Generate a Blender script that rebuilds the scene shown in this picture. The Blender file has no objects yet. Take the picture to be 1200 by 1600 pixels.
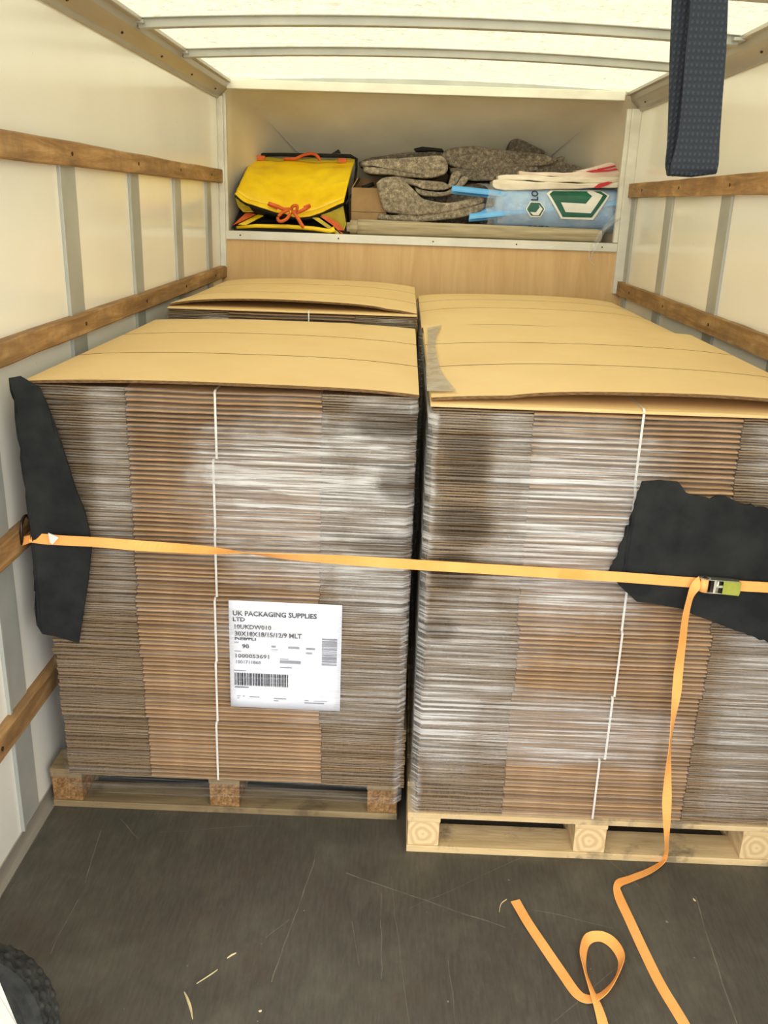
import bpy, bmesh, math, random
from mathutils import Vector, Matrix, noise
R = math.radians
random.seed(7)
col = bpy.context.scene.collection
sc = bpy.context.scene

# ---------------------------------------------------------------- camera
FPX, CZ = 1405.0, 1.69
yaw, pitch, roll = R(-.83), R(18.95), R(1.88)
cy, sy, cp, sp = math.cos(yaw), math.sin(yaw), math.cos(pitch), math.sin(pitch)
fwd = Vector((sy*cp, cy*cp, -sp)); rt = Vector((cy, -sy, 0)); up = rt.cross(fwd)
cr_, sr_ = math.cos(roll), math.sin(roll)
rt, up = cr_*rt + sr_*up, -sr_*rt + cr_*up
CAM = Vector((0, 0, CZ))
cam = bpy.data.cameras.new('camera'); camo = bpy.data.objects.new('camera', cam); col.objects.link(camo)
cam.sensor_fit = 'VERTICAL'; cam.sensor_height = 24; cam.lens = 24*FPX/1600; cam.clip_start = .05
camo.matrix_world = Matrix(((rt.x, up.x, -fwd.x, 0), (rt.y, up.y, -fwd.y, 0), (rt.z, up.z, -fwd.z, CZ), (0, 0, 0, 1)))
sc.camera = camo

def at(px, py, Y):
    d = fwd*FPX + rt*(px-600) - up*(py-800)
    return CAM + d*(Y/d.y)
def atz(px, py, Z):
    d = fwd*FPX + rt*(px-600) - up*(py-800)
    return CAM + d*((Z-CZ)/d.z)

# ---------------------------------------------------------------- world, exposure
w = bpy.data.worlds.new('overcast'); sc.world = w; w.use_nodes = True
nt = w.node_tree; bg = nt.nodes['Background']
tc = nt.nodes.new('ShaderNodeTexCoord'); sep = nt.nodes.new('ShaderNodeSeparateXYZ'); rp = nt.nodes.new('ShaderNodeValToRGB')
nt.links.new(tc.outputs['Generated'], sep.inputs[0]); neg = nt.nodes.new('ShaderNodeMath'); neg.operation = 'MULTIPLY_ADD'; neg.inputs[1].default_value = .5; neg.inputs[2].default_value = .5   # brightest sky lies behind the open tail of the van
nt.links.new(sep.outputs['Y'], neg.inputs[0]); nt.links.new(neg.outputs[0], rp.inputs[0])
rp.color_ramp.elements[0].position = 0.10; rp.color_ramp.elements[0].color = (1.0, 1.0, 1.0, 1)
rp.color_ramp.elements[1].position = .46; rp.color_ramp.elements[1].color = (.19, .19, .18, 1)
nt.links.new(rp.outputs[0], bg.inputs[0]); bg.inputs[1].default_value = 4.95
sc.view_settings.view_transform = 'Standard'; sc.view_settings.look = 'None'
sc.view_settings.gamma = 1; sc.view_settings.use_curve_mapping = False
sc.view_settings.exposure = 0.06

# ---------------------------------------------------------------- materials
def lin(c):
    return tuple((v/255/12.92 if v/255 <= .04045 else ((v/255+.055)/1.055)**2.4) for v in c) + (1,)
class NT:
    def __init__(s, name):
        s.m = bpy.data.materials.new(name); s.m.use_nodes = True; s.t = s.m.node_tree
        s.b = s.t.nodes['Principled BSDF']; s.out = s.t.nodes['Material Output']
        s.co = s.n('ShaderNodeTexCoord').outputs['Object']
    def n(s, typ, **k):
        o = s.t.nodes.new(typ)
        for a, v in k.items(): setattr(o, a, v)
        return o
    def l(s, a, b): s.t.links.new(a, b)
    def map(s, scale=(1,1,1), rot=(0,0,0), src=None):
        m = s.n('ShaderNodeMapping'); m.inputs['Scale'].default_value = scale; m.inputs['Rotation'].default_value = rot
        s.l(src or s.co, m.inputs[0]); return m.outputs[0]
    def noise(s, sc_, det=3, rough=.5, vec=None, dist=0):
        o = s.n('ShaderNodeTexNoise'); o.inputs['Scale'].default_value = sc_; o.inputs['Detail'].default_value = det
        o.inputs['Roughness'].default_value = rough; o.inputs['Distortion'].default_value = dist
        s.l(vec or s.co, o.inputs['Vector']); return o.outputs['Fac']
    def ramp(s, fac, stops):
        r = s.n('ShaderNodeValToRGB'); e = r.color_ramp.elements
        while len(e) < len(stops): e.new(.5)
        for i, (p, c) in enumerate(stops): e[i].position = p; e[i].color = c if len(c) == 4 else (*c, 1)
        s.l(fac, r.inputs[0]); return r.outputs[0]
    def mix(s, fac, a, b, mode='MIX'):
        o = s.n('ShaderNodeMix', data_type='RGBA', blend_type=mode)
        for sock, v in ((o.inputs[0], fac), (o.inputs[6], a), (o.inputs[7], b)):
            if isinstance(v, (int, float)): sock.default_value = v
            elif isinstance(v, tuple): sock.default_value = v
            else: s.l(v, sock)
        return o.outputs[2]
    def math(s, op, a, b=None, clamp=False):
        o = s.n('ShaderNodeMath', operation=op, use_clamp=clamp)
        for i, v in enumerate((a, b)):
            if v is None: continue
            if isinstance(v, (int, float)): o.inputs[i].default_value = v
            else: s.l(v, o.inputs[i])
        return o.outputs[0]
    def bump(s, h, strength, dist=.01):
        b = s.n('ShaderNodeBump'); b.inputs['Strength'].default_value = strength; b.inputs['Distance'].default_value = dist
        s.l(h, b.inputs['Height']); s.l(b.outputs[0], s.b.inputs['Normal']); return b.outputs[0]
    def base(s, c):
        if isinstance(c, tuple): s.b.inputs['Base Color'].default_value = c
        else: s.l(c, s.b.inputs['Base Color'])
    def set(s, rough=.6, metal=0, spec=.5):
        s.b.inputs['Roughness'].default_value = rough; s.b.inputs['Metallic'].default_value = metal
        s.b.inputs['Specular IOR Level'].default_value = spec; return s.m

def mottled(name, c1, c2, scale=8, rough=.6, metal=0, spec=.4, stretch=(1,1,1), bump=0, bscale=60, det=4, lo=.35, hi=.65):
    k = NT(name); v = k.map(stretch)
    k.base(k.ramp(k.noise(scale, det, .55, v), [(lo, lin(c1)), (hi, lin(c2))]))
    if bump: k.bump(k.noise(bscale, 3, .6, v), bump, .003)
    return k.set(rough, metal, spec)

M = {}
def wall_mat():
    k = NT('white_grp_panel')
    big = k.ramp(k.noise(1.5, 3, .5), [(.3, lin((232,228,216))), (.7, lin((240,237,226)))])
    sp_ = k.ramp(k.noise(38, 2, .5), [(.76, (0,0,0)), (.80, (1,1,1))])
    k.base(k.mix(k.math('MULTIPLY', sp_, .25), big, lin((150,140,120))))
    k.bump(k.noise(2.2, 2, .5, k.map((1, 1, .6))), .12, .02)
    return k.set(.16, 0, .5)
M['wall'] = wall_mat()
def roof_mat():
    k = NT('translucent_grp_roof'); k.t.nodes.remove(k.b)
    f = k.noise(34, 6, .8, dist=1.0); g = k.noise(9, 3, .6)
    colr = k.ramp(f, [(.32, (.48,.46,.34,1)), (.5, (.88,.86,.68,1)), (.66, (1,.97,.78,1))])
    colr = k.mix(.45, colr, k.ramp(g, [(.3, (.84,.80,.62,1)), (.65, (1,.97,.80,1))]), 'MULTIPLY')
    tl = k.n('ShaderNodeBsdfTranslucent'); tr = k.n('ShaderNodeBsdfTransparent'); mx = k.n('ShaderNodeMixShader'); mx.inputs[0].default_value = .45
    df = k.n('ShaderNodeBsdfDiffuse'); m2 = k.n('ShaderNodeMixShader'); m2.inputs[0].default_value = .12
    df.inputs[0].default_value = (.9,.87,.75,1)
    k.l(colr, tl.inputs[0]); k.l(colr, tr.inputs[0]); k.l(tl.outputs[0], mx.inputs[1]); k.l(tr.outputs[0], mx.inputs[2])
    k.l(mx.outputs[0], m2.inputs[1]); k.l(df.outputs[0], m2.inputs[2]); k.l(m2.outputs[0], k.out.inputs[0]); return k.m
M['roof'] = roof_mat()
M['galv'] = mottled('galvanised_steel', (164,166,160), (182,182,174), 4, .5, .25, .5, (1,1,1))
M['alu'] = mottled('dull_aluminium', (168,160,148), (196,190,178), 6, .38, .55, .5, (1,.1,1))
M['whitetrim'] = mottled('scuffed_white_trim', (208,204,190), (224,221,208), 5, .4, .1, .5, (1,1,2), 0)
def rail_mat():
    k = NT('worn_timber_rail'); v = k.map((14, 1.4, 14))
    c = k.ramp(k.noise(2.2, 6, .65, v, .6), [(.28, lin((108,76,42))), (.5, lin((160,122,76))), (.72, lin((196,158,108)))])
    d = k.ramp(k.noise(7, 4, .7), [(.42, (0,0,0)), (.62, (1,1,1))])
    k.base(k.mix(k.math('MULTIPLY', d, .55), c, lin((122,94,64))))
    k.bump(k.noise(6, 5, .7, v), .5, .003); return k.set(.62, 0, .35)
M['rail'] = rail_mat()
def ply_mat():
    k = NT('plywood'); v = k.map((9, 9, .9))
    c = k.ramp(k.noise(2.0, 6, .6, v, 1.2), [(.3, lin((204,164,112))), (.7, lin((220,184,132)))])
    d = k.ramp(k.noise(3.0, 5, .7), [(.62, (0,0,0)), (.75, (1,1,1))])
    k.base(k.mix(k.math('MULTIPLY', d, .35), c, lin((128,96,62)))); return k.set(.55, 0, .35)
M['ply'] = ply_mat()
SCRATCH = []
for p_, q_, wd_, st_ in (((157,1297),(133,1380),.0010,.5), ((120,1405),(76,1490),.0009,.4), ((497,1330),(425,1535),.0012,.5), ((540,1365),(790,1450),.0016,.45), ((595,1395),(597,1530),.0009,.4),
        ((186,1280),(218,1310),.0009,.5), ((550,1440),(560,1510),.0009,.35), ((1085,1400),(1150,1600),.0014,.4), ((830,1420),(960,1450),.0010,.4), ((415,1465),(452,1436),.0010,.5), ((700,1500),(712,1600),.0009,.35),
        ((1000,1385),(935,1330),.001,.35), ((640,1420),(900,1300),.0008,.25), ((250,1300),(420,1290),.0008,.25), ((860,1600),(980,1500),.0009,.3), ((610,1370),(640,1600),.0008,.25)):
    a_, b_ = atz(*p_, 0), atz(*q_, 0); SCRATCH.append(((a_.x, a_.y), (b_.x, b_.y), wd_, st_))
def floor_mat():
    k = NT('phenolic_ply_floor')
    a = k.ramp(k.noise(2.3, 5, .65), [(.3, lin((60,57,49))), (.55, lin((77,74,64))), (.75, lin((104,101,89)))])
    f = k.ramp(k.noise(120, 3, .7, k.map((1,.12,1))), [(.35, lin((60,55,50))), (.7, lin((96,90,80)))])
    a = k.mix(.35, a, f)
    a = k.mix(k.math('MULTIPLY', k.ramp(k.noise(3.1, 6, .7, k.map((1.6,.8,1))), [(.5, (0,0,0)), (.72, (1,1,1))]), .4), a, lin((112,108,94)))
    r = k.ramp(k.noise(5, 3, .6, k.map((1,1,1))), [(.55, (0,0,0)), (.7, (1,1,1))])
    a = k.mix(k.math('MULTIPLY', r, .25), a, lin((84,62,52)))
    # individual scratches worn into the boards
    wob = k.noise(6, 2, .5); brk = k.ramp(k.noise(14, 3, .7), [(.35, (.15,.15,.15)), (.6, (1,1,1))])
    def vm(op, a_, b_):
        o = k.n('ShaderNodeVectorMath', operation=op)
        for i_, v_ in enumerate((a_, b_)):
            if isinstance(v_, tuple): o.inputs[i_].default_value = v_
            else: k.l(v_, o.inputs[i_])
        return o
    for (x0, y0), (x1, y1), wd, st_ in SCRATCH:
        dx, dy = x1-x0, y1-y0; L2 = dx*dx+dy*dy
        pa = vm('SUBTRACT', k.co, (x0, y0, 0)).outputs['Vector']
        t_ = k.math('MULTIPLY', vm('DOT_PRODUCT', pa, (dx, dy, 0)).outputs['Value'], 1/L2, True)
        L_ = math.sqrt(L2)
        d_ = vm('DOT_PRODUCT', pa, (-dy/L_, dx/L_, 0)).outputs['Value']
        d_ = k.math('ADD', d_, k.math('MULTIPLY', k.math('SUBTRACT', wob, .5), .02))
        inr = k.math('MULTIPLY', k.math('GREATER_THAN', t_, .001), k.math('LESS_THAN', t_, .999))
        m_ = k.math('MULTIPLY', inr, k.math('LESS_THAN', k.math('ABSOLUTE', d_), wd))
        a = k.mix(k.math('MULTIPLY', k.math('MULTIPLY', m_, brk), st_), a, lin((150,143,124)))
    sp_ = k.ramp(k.noise(55, 1, .5), [(.80, (0,0,0)), (.83, (1,1,1))])
    a = k.mix(k.math('MULTIPLY', sp_, .6), a, lin((165,155,135)))
    k.base(a); k.bump(k.noise(160, 2, .6), .15, .002); return k.set(.5, 0, .4)
M['floor'] = floor_mat()
def card_mat(name, c1, c2, edge=False):
    k = NT(name); info = k.n('ShaderNodeObjectInfo')
    v = k.map((1.2, 1.2, 30) if edge else (3, 3, 3))
    c = k.ramp(k.noise(2.5 if not edge else 5, 4, .6, v), [(.3, lin(c1)), (.7, lin(c2))])
    h = k.ramp(info.outputs['Random'], [(0, (.74,.72,.70)), (.5, (.95,.95,.95)), (1, (1.12,1.10,1.06))])
    c = k.mix(1.0, c, h, 'MULTIPLY')
    if edge:
        # raw fluted edge: dark flute openings between the liners
        fl = k.noise(3.0, 4, .8, k.map((90, 8, 420)))
        c = k.mix(k.ramp(fl, [(.46, (0,0,0)), (.66, (.75,.75,.75))]), c, lin((58,42,28)))
    k.base(c); k.bump(k.noise(40, 3, .6), .15, .003); return k.set(.72, 0, .25)
M['card_body'] = card_mat('kraft_cardboard_folded_edge', (150,118,82), (182,148,110))
M['card_flap'] = card_mat('kraft_cardboard_cut_edge', (122,98,70), (158,134,102), True)
def top_mat():
    k = NT('kraft_cardboard_top')
    c = k.ramp(k.noise(3, 4, .6), [(.3, lin((220,186,130))), (.7, lin((228,198,143)))])
    s_ = k.ramp(k.noise(2.6, 5, .65, k.map((1, 2, 1))), [(.66, (0,0,0)), (.8, (1,1,1))])
    k.base(k.mix(k.math('MULTIPLY', s_, .3), c, lin((150,118,78))))
    k.bump(k.noise(4, 2, .5), .15, .02); return k.set(.6, 0, .3)
M['card_top'] = top_mat()
M['cut_edge'] = mottled('cardboard_cut_edge', (88,64,40), (128,98,62), 60, .8, 0, .2, (1,1,4))
M['band'] = mottled('white_strapping', (205,200,190), (225,222,212), 5, .4)
def wood_mat(name, c1, c2, c3, dirt=.5):
    k = NT(name); v = k.map((1.5, 12, 12))
    c = k.ramp(k.noise(2.4, 5, .6, v, .7), [(.3, lin(c1)), (.7, lin(c2))])
    d = k.ramp(k.noise(6, 5, .7), [(.55, (0,0,0)), (.68, (1,1,1))])
    k.base(k.mix(k.math('MULTIPLY', d, dirt), c, lin(c3))); k.bump(k.noise(8, 5, .6, v), .4, .003); return k.set(.75, 0, .25)
M['pallet_old'] = wood_mat('weathered_pallet_wood', (116,98,70), (150,130,96), (70,60,44), .6)
M['pallet_new'] = wood_mat('pale_pallet_wood', (186,158,112), (218,192,144), (92,84,72), .7)
def block_mat():
    k = NT('pressed_chip_block')
    c = k.ramp(k.noise(75, 4, .8), [(.3, lin((80,56,34))), (.5, lin((132,98,60))), (.74, lin((182,144,96)))])
    k.base(c); k.bump(k.noise(90, 3, .7), .6, .004); return k.set(.8, 0, .2)
M['chip'] = block_mat()
def endgrain():
    k = NT('end_grain_block'); wv = k.n('ShaderNodeTexWave', wave_type='RINGS'); wv.rings_direction = 'Y'
    wv.inputs['Scale'].default_value = 17; wv.inputs['Distortion'].default_value = 5; wv.inputs['Detail'].default_value = 2
    k.l(k.co, wv.inputs['Vector'])
    k.base(k.ramp(wv.outputs['Fac'], [(.1, lin((196,166,120))), (.9, lin((214,188,142)))])); return k.set(.75, 0, .25)
M['endgrain'] = endgrain()
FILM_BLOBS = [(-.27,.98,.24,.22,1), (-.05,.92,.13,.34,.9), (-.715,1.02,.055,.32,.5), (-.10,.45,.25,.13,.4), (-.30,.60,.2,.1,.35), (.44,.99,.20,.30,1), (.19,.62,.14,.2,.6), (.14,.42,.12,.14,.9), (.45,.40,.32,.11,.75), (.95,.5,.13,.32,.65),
              (.27,1.08,.06,.22,.6), (.92,1.17,.12,.1,.5), (.072,.7,.02,9,.7), (.036,.7,.016,9,.6), (-.09,1.14,.1,.05,1)]  # milky film patches with reflected haze and edge glints painted in by position
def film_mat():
    """cling film: lapped layers and reflected haze painted as milky patches, nearly clear elsewhere, crinkled into fine near-level ridges"""
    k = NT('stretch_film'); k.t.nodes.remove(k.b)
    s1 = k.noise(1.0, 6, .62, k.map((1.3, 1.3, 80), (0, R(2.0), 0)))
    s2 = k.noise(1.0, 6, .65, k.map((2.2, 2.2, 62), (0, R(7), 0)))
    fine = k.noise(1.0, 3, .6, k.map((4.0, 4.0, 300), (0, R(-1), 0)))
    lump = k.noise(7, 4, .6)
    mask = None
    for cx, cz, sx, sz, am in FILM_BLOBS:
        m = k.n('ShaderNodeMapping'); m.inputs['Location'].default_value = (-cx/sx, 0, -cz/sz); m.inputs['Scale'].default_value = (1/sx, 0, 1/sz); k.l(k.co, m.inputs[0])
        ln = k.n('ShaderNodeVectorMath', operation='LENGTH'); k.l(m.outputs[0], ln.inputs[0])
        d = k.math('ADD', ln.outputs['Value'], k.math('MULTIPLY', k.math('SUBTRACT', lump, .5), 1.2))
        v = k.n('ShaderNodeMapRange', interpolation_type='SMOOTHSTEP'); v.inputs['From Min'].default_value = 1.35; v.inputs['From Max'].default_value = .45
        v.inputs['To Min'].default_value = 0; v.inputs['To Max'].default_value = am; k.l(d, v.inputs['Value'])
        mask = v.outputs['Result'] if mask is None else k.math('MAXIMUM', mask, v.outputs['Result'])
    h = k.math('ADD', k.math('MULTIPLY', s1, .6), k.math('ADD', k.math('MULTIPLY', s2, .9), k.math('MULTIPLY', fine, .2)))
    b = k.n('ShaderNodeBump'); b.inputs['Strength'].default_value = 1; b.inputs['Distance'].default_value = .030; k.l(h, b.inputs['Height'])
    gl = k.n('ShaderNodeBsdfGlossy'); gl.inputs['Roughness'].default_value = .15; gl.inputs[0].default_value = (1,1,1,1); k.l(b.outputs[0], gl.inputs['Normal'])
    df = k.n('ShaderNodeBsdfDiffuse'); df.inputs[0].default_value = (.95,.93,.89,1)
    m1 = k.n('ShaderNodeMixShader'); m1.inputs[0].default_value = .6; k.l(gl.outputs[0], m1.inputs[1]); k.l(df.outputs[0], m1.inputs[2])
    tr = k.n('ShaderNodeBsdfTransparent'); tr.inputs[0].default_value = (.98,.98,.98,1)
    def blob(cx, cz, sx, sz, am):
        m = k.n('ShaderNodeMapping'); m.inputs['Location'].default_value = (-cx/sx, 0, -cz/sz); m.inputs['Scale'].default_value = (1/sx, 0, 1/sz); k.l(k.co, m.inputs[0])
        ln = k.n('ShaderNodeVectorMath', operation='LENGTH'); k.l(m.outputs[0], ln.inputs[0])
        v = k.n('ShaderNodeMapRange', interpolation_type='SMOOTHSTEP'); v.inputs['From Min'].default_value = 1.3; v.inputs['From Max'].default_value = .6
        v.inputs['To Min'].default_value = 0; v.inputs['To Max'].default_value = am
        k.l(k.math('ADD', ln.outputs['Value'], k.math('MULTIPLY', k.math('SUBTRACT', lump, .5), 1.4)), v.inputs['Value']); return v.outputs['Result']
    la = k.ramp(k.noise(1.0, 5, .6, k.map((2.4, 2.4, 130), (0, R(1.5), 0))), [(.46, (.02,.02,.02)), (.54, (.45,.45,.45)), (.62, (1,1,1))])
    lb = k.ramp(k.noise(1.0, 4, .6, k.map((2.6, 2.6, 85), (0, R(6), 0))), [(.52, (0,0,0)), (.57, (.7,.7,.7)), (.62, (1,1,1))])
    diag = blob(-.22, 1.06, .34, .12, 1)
    st = k.math('MAXIMUM', la, k.math('MULTIPLY', lb, diag))  # white streaks painted in for highlights on the wrinkles
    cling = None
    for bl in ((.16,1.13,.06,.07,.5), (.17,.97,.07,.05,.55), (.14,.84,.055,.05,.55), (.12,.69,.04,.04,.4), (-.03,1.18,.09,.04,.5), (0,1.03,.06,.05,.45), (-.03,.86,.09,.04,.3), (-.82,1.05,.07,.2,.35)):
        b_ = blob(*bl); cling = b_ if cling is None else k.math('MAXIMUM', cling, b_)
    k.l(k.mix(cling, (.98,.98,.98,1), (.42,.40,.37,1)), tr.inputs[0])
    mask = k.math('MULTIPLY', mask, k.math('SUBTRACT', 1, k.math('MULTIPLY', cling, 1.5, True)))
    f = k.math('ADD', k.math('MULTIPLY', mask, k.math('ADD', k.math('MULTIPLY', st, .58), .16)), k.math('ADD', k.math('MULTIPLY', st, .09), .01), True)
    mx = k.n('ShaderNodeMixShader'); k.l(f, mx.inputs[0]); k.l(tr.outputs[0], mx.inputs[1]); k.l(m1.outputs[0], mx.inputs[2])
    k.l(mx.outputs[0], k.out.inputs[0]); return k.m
M['film'] = film_mat()
def clear_mat(name, tint, op):
    k = NT(name); k.t.nodes.remove(k.b)
    b = k.n('ShaderNodeBump'); b.inputs['Strength'].default_value = .8; b.inputs['Distance'].default_value = .01; k.l(k.noise(30, 4, .6, dist=1.0), b.inputs['Height'])
    gl = k.n('ShaderNodeBsdfGlossy'); gl.inputs['Roughness'].default_value = .15; k.l(b.outputs[0], gl.inputs['Normal'])
    df = k.n('ShaderNodeBsdfDiffuse'); df.inputs[0].default_value = tint
    m1 = k.n('ShaderNodeMixShader'); m1.inputs[0].default_value = .7; k.l(gl.outputs[0], m1.inputs[1]); k.l(df.outputs[0], m1.inputs[2])
    tr = k.n('ShaderNodeBsdfTransparent'); mx = k.n('ShaderNodeMixShader')
    k.l(k.ramp(k.noise(18, 3, .6), [(.3, (op*.6,)*3), (.7, (op*1.3,)*3)]), mx.inputs[0])
    k.l(tr.outputs[0], mx.inputs[1]); k.l(m1.outputs[0], mx.inputs[2]); k.l(mx.outputs[0], k.out.inputs[0]); return k.m
M['polybag'] = clear_mat('clear_poly_bag', (.75,.82,.88,1), .28)
M['tape_film'] = clear_mat('grey_film_overlap', (.50,.44,.36,1), .75)
M['rubber_mat'] = mottled('black_rubber_crumb', (24,25,25), (38,39,38), 14, .85, 0, .25, (1,1,1), .3, 90)
M['black_web'] = None
def web_mat(name, c1, c2, fx=260, fz=160):
    k = NT(name)
    wv = k.n('ShaderNodeTexWave'); wv.inputs['Scale'].default_value = fz; wv.inputs['Distortion'].default_value = .6; wv.bands_direction = 'Z'
    wx = k.n('ShaderNodeTexWave'); wx.inputs['Scale'].default_value = fx; wx.bands_direction = 'X'
    k.l(k.co, wv.inputs[0]); k.l(k.co, wx.inputs[0])
    h = k.math('MULTIPLY', wv.outputs['Fac'], wx.outputs['Fac'])
    k.base(k.ramp(h, [(.1, lin(c1)), (.9, lin(c2))])); k.bump(h, .8, .001); return k.set(.8, 0, .2)
M['black_web'] = web_mat('black_webbing', (32,35,37), (47,50,52), 80, 62)
def orange():
    k = NT('orange_webbing')
    c = k.ramp(k.noise(6, 4, .6), [(.3, lin((238,158,78))), (.7, lin((252,182,106)))])
    d = k.ramp(k.noise(9, 3, .6), [(.68, (0,0,0)), (.8, (1,1,1))])
    k.base(k.mix(k.math('MULTIPLY', d, .4), c, lin((170,96,44)))); k.bump(k.noise(300, 2, .5), .3, .001); return k.set(.7, 0, .25)
M['orange'] = orange()
M['zinc'] = mottled('zinc_plated_steel', (190,186,160), (226,224,206), 30, .25, .9, .5)
M['brass'] = mottled('yellow_passivated_steel', (168,176,70), (196,200,96), 20, .32, .7, .5)
M['darksteel'] = mottled('dark_steel', (40,30,26), (70,54,44), 40, .4, .6)
M['paper'] = mottled('white_label_paper', (226,228,238), (238,239,246), 5, .5)
M['ink'] = mottled('black_ink', (38,40,52), (52,54,64), 20, .7)
M['greyink'] = mottled('grey_ink', (120,122,134), (150,152,162), 20, .7)
M['felt'] = None
def felt(name, c1, c2, c3):
    k = NT(name)
    c = k.ramp(k.noise(55, 6, .85), [(.32, lin(c1)), (.5, lin(c2)), (.68, lin(c3))])
    b = k.ramp(k.noise(9, 3, .6), [(.3, (.8,.8,.8)), (.7, (1.1,1.1,1.1))])
    k.base(k.mix(1.0, c, b, 'MULTIPLY')); k.bump(k.noise(110, 4, .8), .8, .006)
    return k.set(.95, 0, .1)
M['felt'] = felt('grey_felt_blanket', (84,76,64), (146,134,116), (208,194,170))
M['felt_dark'] = felt('dark_felt_blanket', (64,58,50), (112,102,90), (166,154,136))
M['canvas'] = mottled('beige_canvas_roll', (150,136,110), (188,174,144), 7, .85, 0, .2, (.5,8,8), .3, 120)
M['yellow'] = mottled('yellow_pvc_fabric', (232,188,12), (250,212,24), 7, .38, 0, .5, (1,1,1), .7, 14)
M['yellow_hem'] = mottled('olive_yellow_hem', (176,156,44), (206,182,50), 12, .5)
M['black_fab'] = mottled('black_fabric', (20,18,16), (38,34,30), 12, .8)
M['orange_tape'] = mottled('orange_tape', (196,84,30), (226,108,44), 12, .6)
M['boxcard'] = mottled('small_box_card', (142,112,74), (168,136,94), 6, .75)
M['blue'] = mottled('blue_foam', (92,166,226), (112,184,240), 6, .45)
M['bluebag'] = mottled('blue_plastic_sheet', (92,148,206), (136,180,220), 9, .25, 0, .6, (1,1,2), .5, 26)
M['green'] = mottled('dark_green_print', (10,78,58), (18,92,68), 10, .35)
M['offwhite'] = mottled('offwhite_poly_sack', (214,200,178), (236,226,208), 8, .4, 0, .5, (1,1,3), .5, 20)
M['pinkwhite'] = mottled('pinkish_poly_sack', (214,186,168), (232,214,198), 8, .4, 0, .5, (1,1,3), .5, 20)
M['red'] = mottled('red_print', (176,26,40), (196,40,54), 12, .4)
M['tyre'] = mottled('black_tyre_rubber', (34,35,34), (62,62,58), 25, .75, 0, .3, (1,1,1), .2)
M['white_paint'] = mottled('white_painted_steel', (214,212,204), (234,232,226), 6, .35)
M['nose'] = mottled('cream_nose_cone', (222,212,186), (234,225,202), 2.5, .35, 0, .4, (1,1,1), .05, 5)
M['ground'] = mottled('outdoor_concrete', (176,176,172), (200,200,195), 2, .9)
M['wood_chip'] = mottled('pale_splinter', (196,176,132), (220,202,160), 20, .7)

# ---------------------------------------------------------------- mesh helpers
class MB:
    def __init__(s): s.v = []; s.f = []
    def add(s, vs, fs):
        o = len(s.v); s.v += [tuple(x) for x in vs]; s.f += [tuple(i+o for i in f) for f in fs]; return s
    def box(s, x0, x1, y0, y1, z0, z1):
        return s.add([(x0,y0,z0),(x1,y0,z0),(x1,y1,z0),(x0,y1,z0),(x0,y0,z1),(x1,y0,z1),(x1,y1,z1),(x0,y1,z1)],
                     [(0,3,2,1),(4,5,6,7),(0,1,5,4),(1,2,6,5),(2,3,7,6),(3,0,4,7)])
    def prism(s, poly, a, b):
        """poly: list of 3D points; extruded from poly+a to poly+b"""
        n = len(poly); a = Vector(a); b = Vector(b)
        vs = [Vector(p)+a for p in poly] + [Vector(p)+b for p in poly]
        fs = [tuple(range(n))[::-1], tuple(range(n, 2*n))] + [(i, (i+1) % n, n+(i+1) % n, n+i) for i in range(n)]
        return s.add(vs, fs)
    def sweep(s, pts, prof, widths=None, close=True):
        """pts: centre points; prof(i) -> list of 3D offsets"""
        rings = [[p+o for o in prof(i)] for i, p in enumerate(pts)]; n = len(rings[0]); fs = []
        for i in range(len(rings)-1):
            for j in range(n): fs.append((i*n+j, i*n+(j+1) % n, (i+1)*n+(j+1) % n, (i+1)*n+j))
        if close: fs += [tuple(range(n))[::-1], tuple((len(rings)-1)*n+j for j in range(n))]
        return s.add([v for r in rings for v in r], fs)
    def tube(s, pts, r, n=8):
        pts = [Vector(p) for p in pts]
        def prof(i):
            t = (pts[min(i+1, len(pts)-1)]-pts[max(i-1, 0)]).normalized()
            a = t.orthogonal().normalized() if abs(t.z) > .9 else t.cross(Vector((0,0,1))).normalized(); b = t.cross(a)
            rr = r[i] if isinstance(r, (list, tuple)) else r
            return [a*math.cos(2*math.pi*k/n)*rr + b*math.sin(2*math.pi*k/n)*rr for k in range(n)]
        return s.sweep(pts, prof)
    def mesh(s, name, mat, smooth=False):
        me = bpy.data.meshes.new(name); me.from_pydata(s.v, [], s.f)
        bm = bmesh.new(); bm.from_mesh(me); bmesh.ops.recalc_face_normals(bm, faces=bm.faces); bm.to_mesh(me); bm.free()
        me.materials.append(M[mat] if isinstance(mat, str) else mat)
        if smooth: me.shade_smooth()
        return me
    def build(s, name, mat, parent=None, smooth=False, bevel=0, loc=None):
        o = bpy.data.objects.new(name, s.mesh(name, mat, smooth)); col.objects.link(o)
        if parent: o.parent = parent
        if loc: o.location = loc
        if bevel:
            b = o.modifiers.new('bevel', 'BEVEL'); b.width = bevel; b.segments = 2; b.limit_method = 'ANGLE'
        return o
def empty(name, loc=(0,0,0)):
    o = bpy.data.objects.new(name, None); o.location = loc; o.empty_display_size = .05; col.objects.link(o); return o
def tag(o, label, cat, group=None, kind=None):
    o['label'] = label; o['category'] = cat
    if group: o['group'] = group
    if kind: o['kind'] = kind
    return o
def struct(o): o['kind'] = 'structure'; return o
def lerp(a, b, t): return a+(b-a)*t
def spline(pts, n=6):
    """Catmull-Rom through a list of equal length tuples or Vectors"""
    P = [Vector(p) for p in pts]; out = []
    for i in range(len(P)-1):
        p0 = P[max(i-1, 0)]; p1 = P[i]; p2 = P[i+1]; p3 = P[min(i+2, len(P)-1)]
        for k in range(n):
            t = k/n
            out.append(.5*((2*p1)+(p2-p0)*t+(2*p0-5*p1+4*p2-p3)*t*t+(3*p1-p0-3*p2+p3)*t**3))
    out.append(P[-1]); return out
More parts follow.
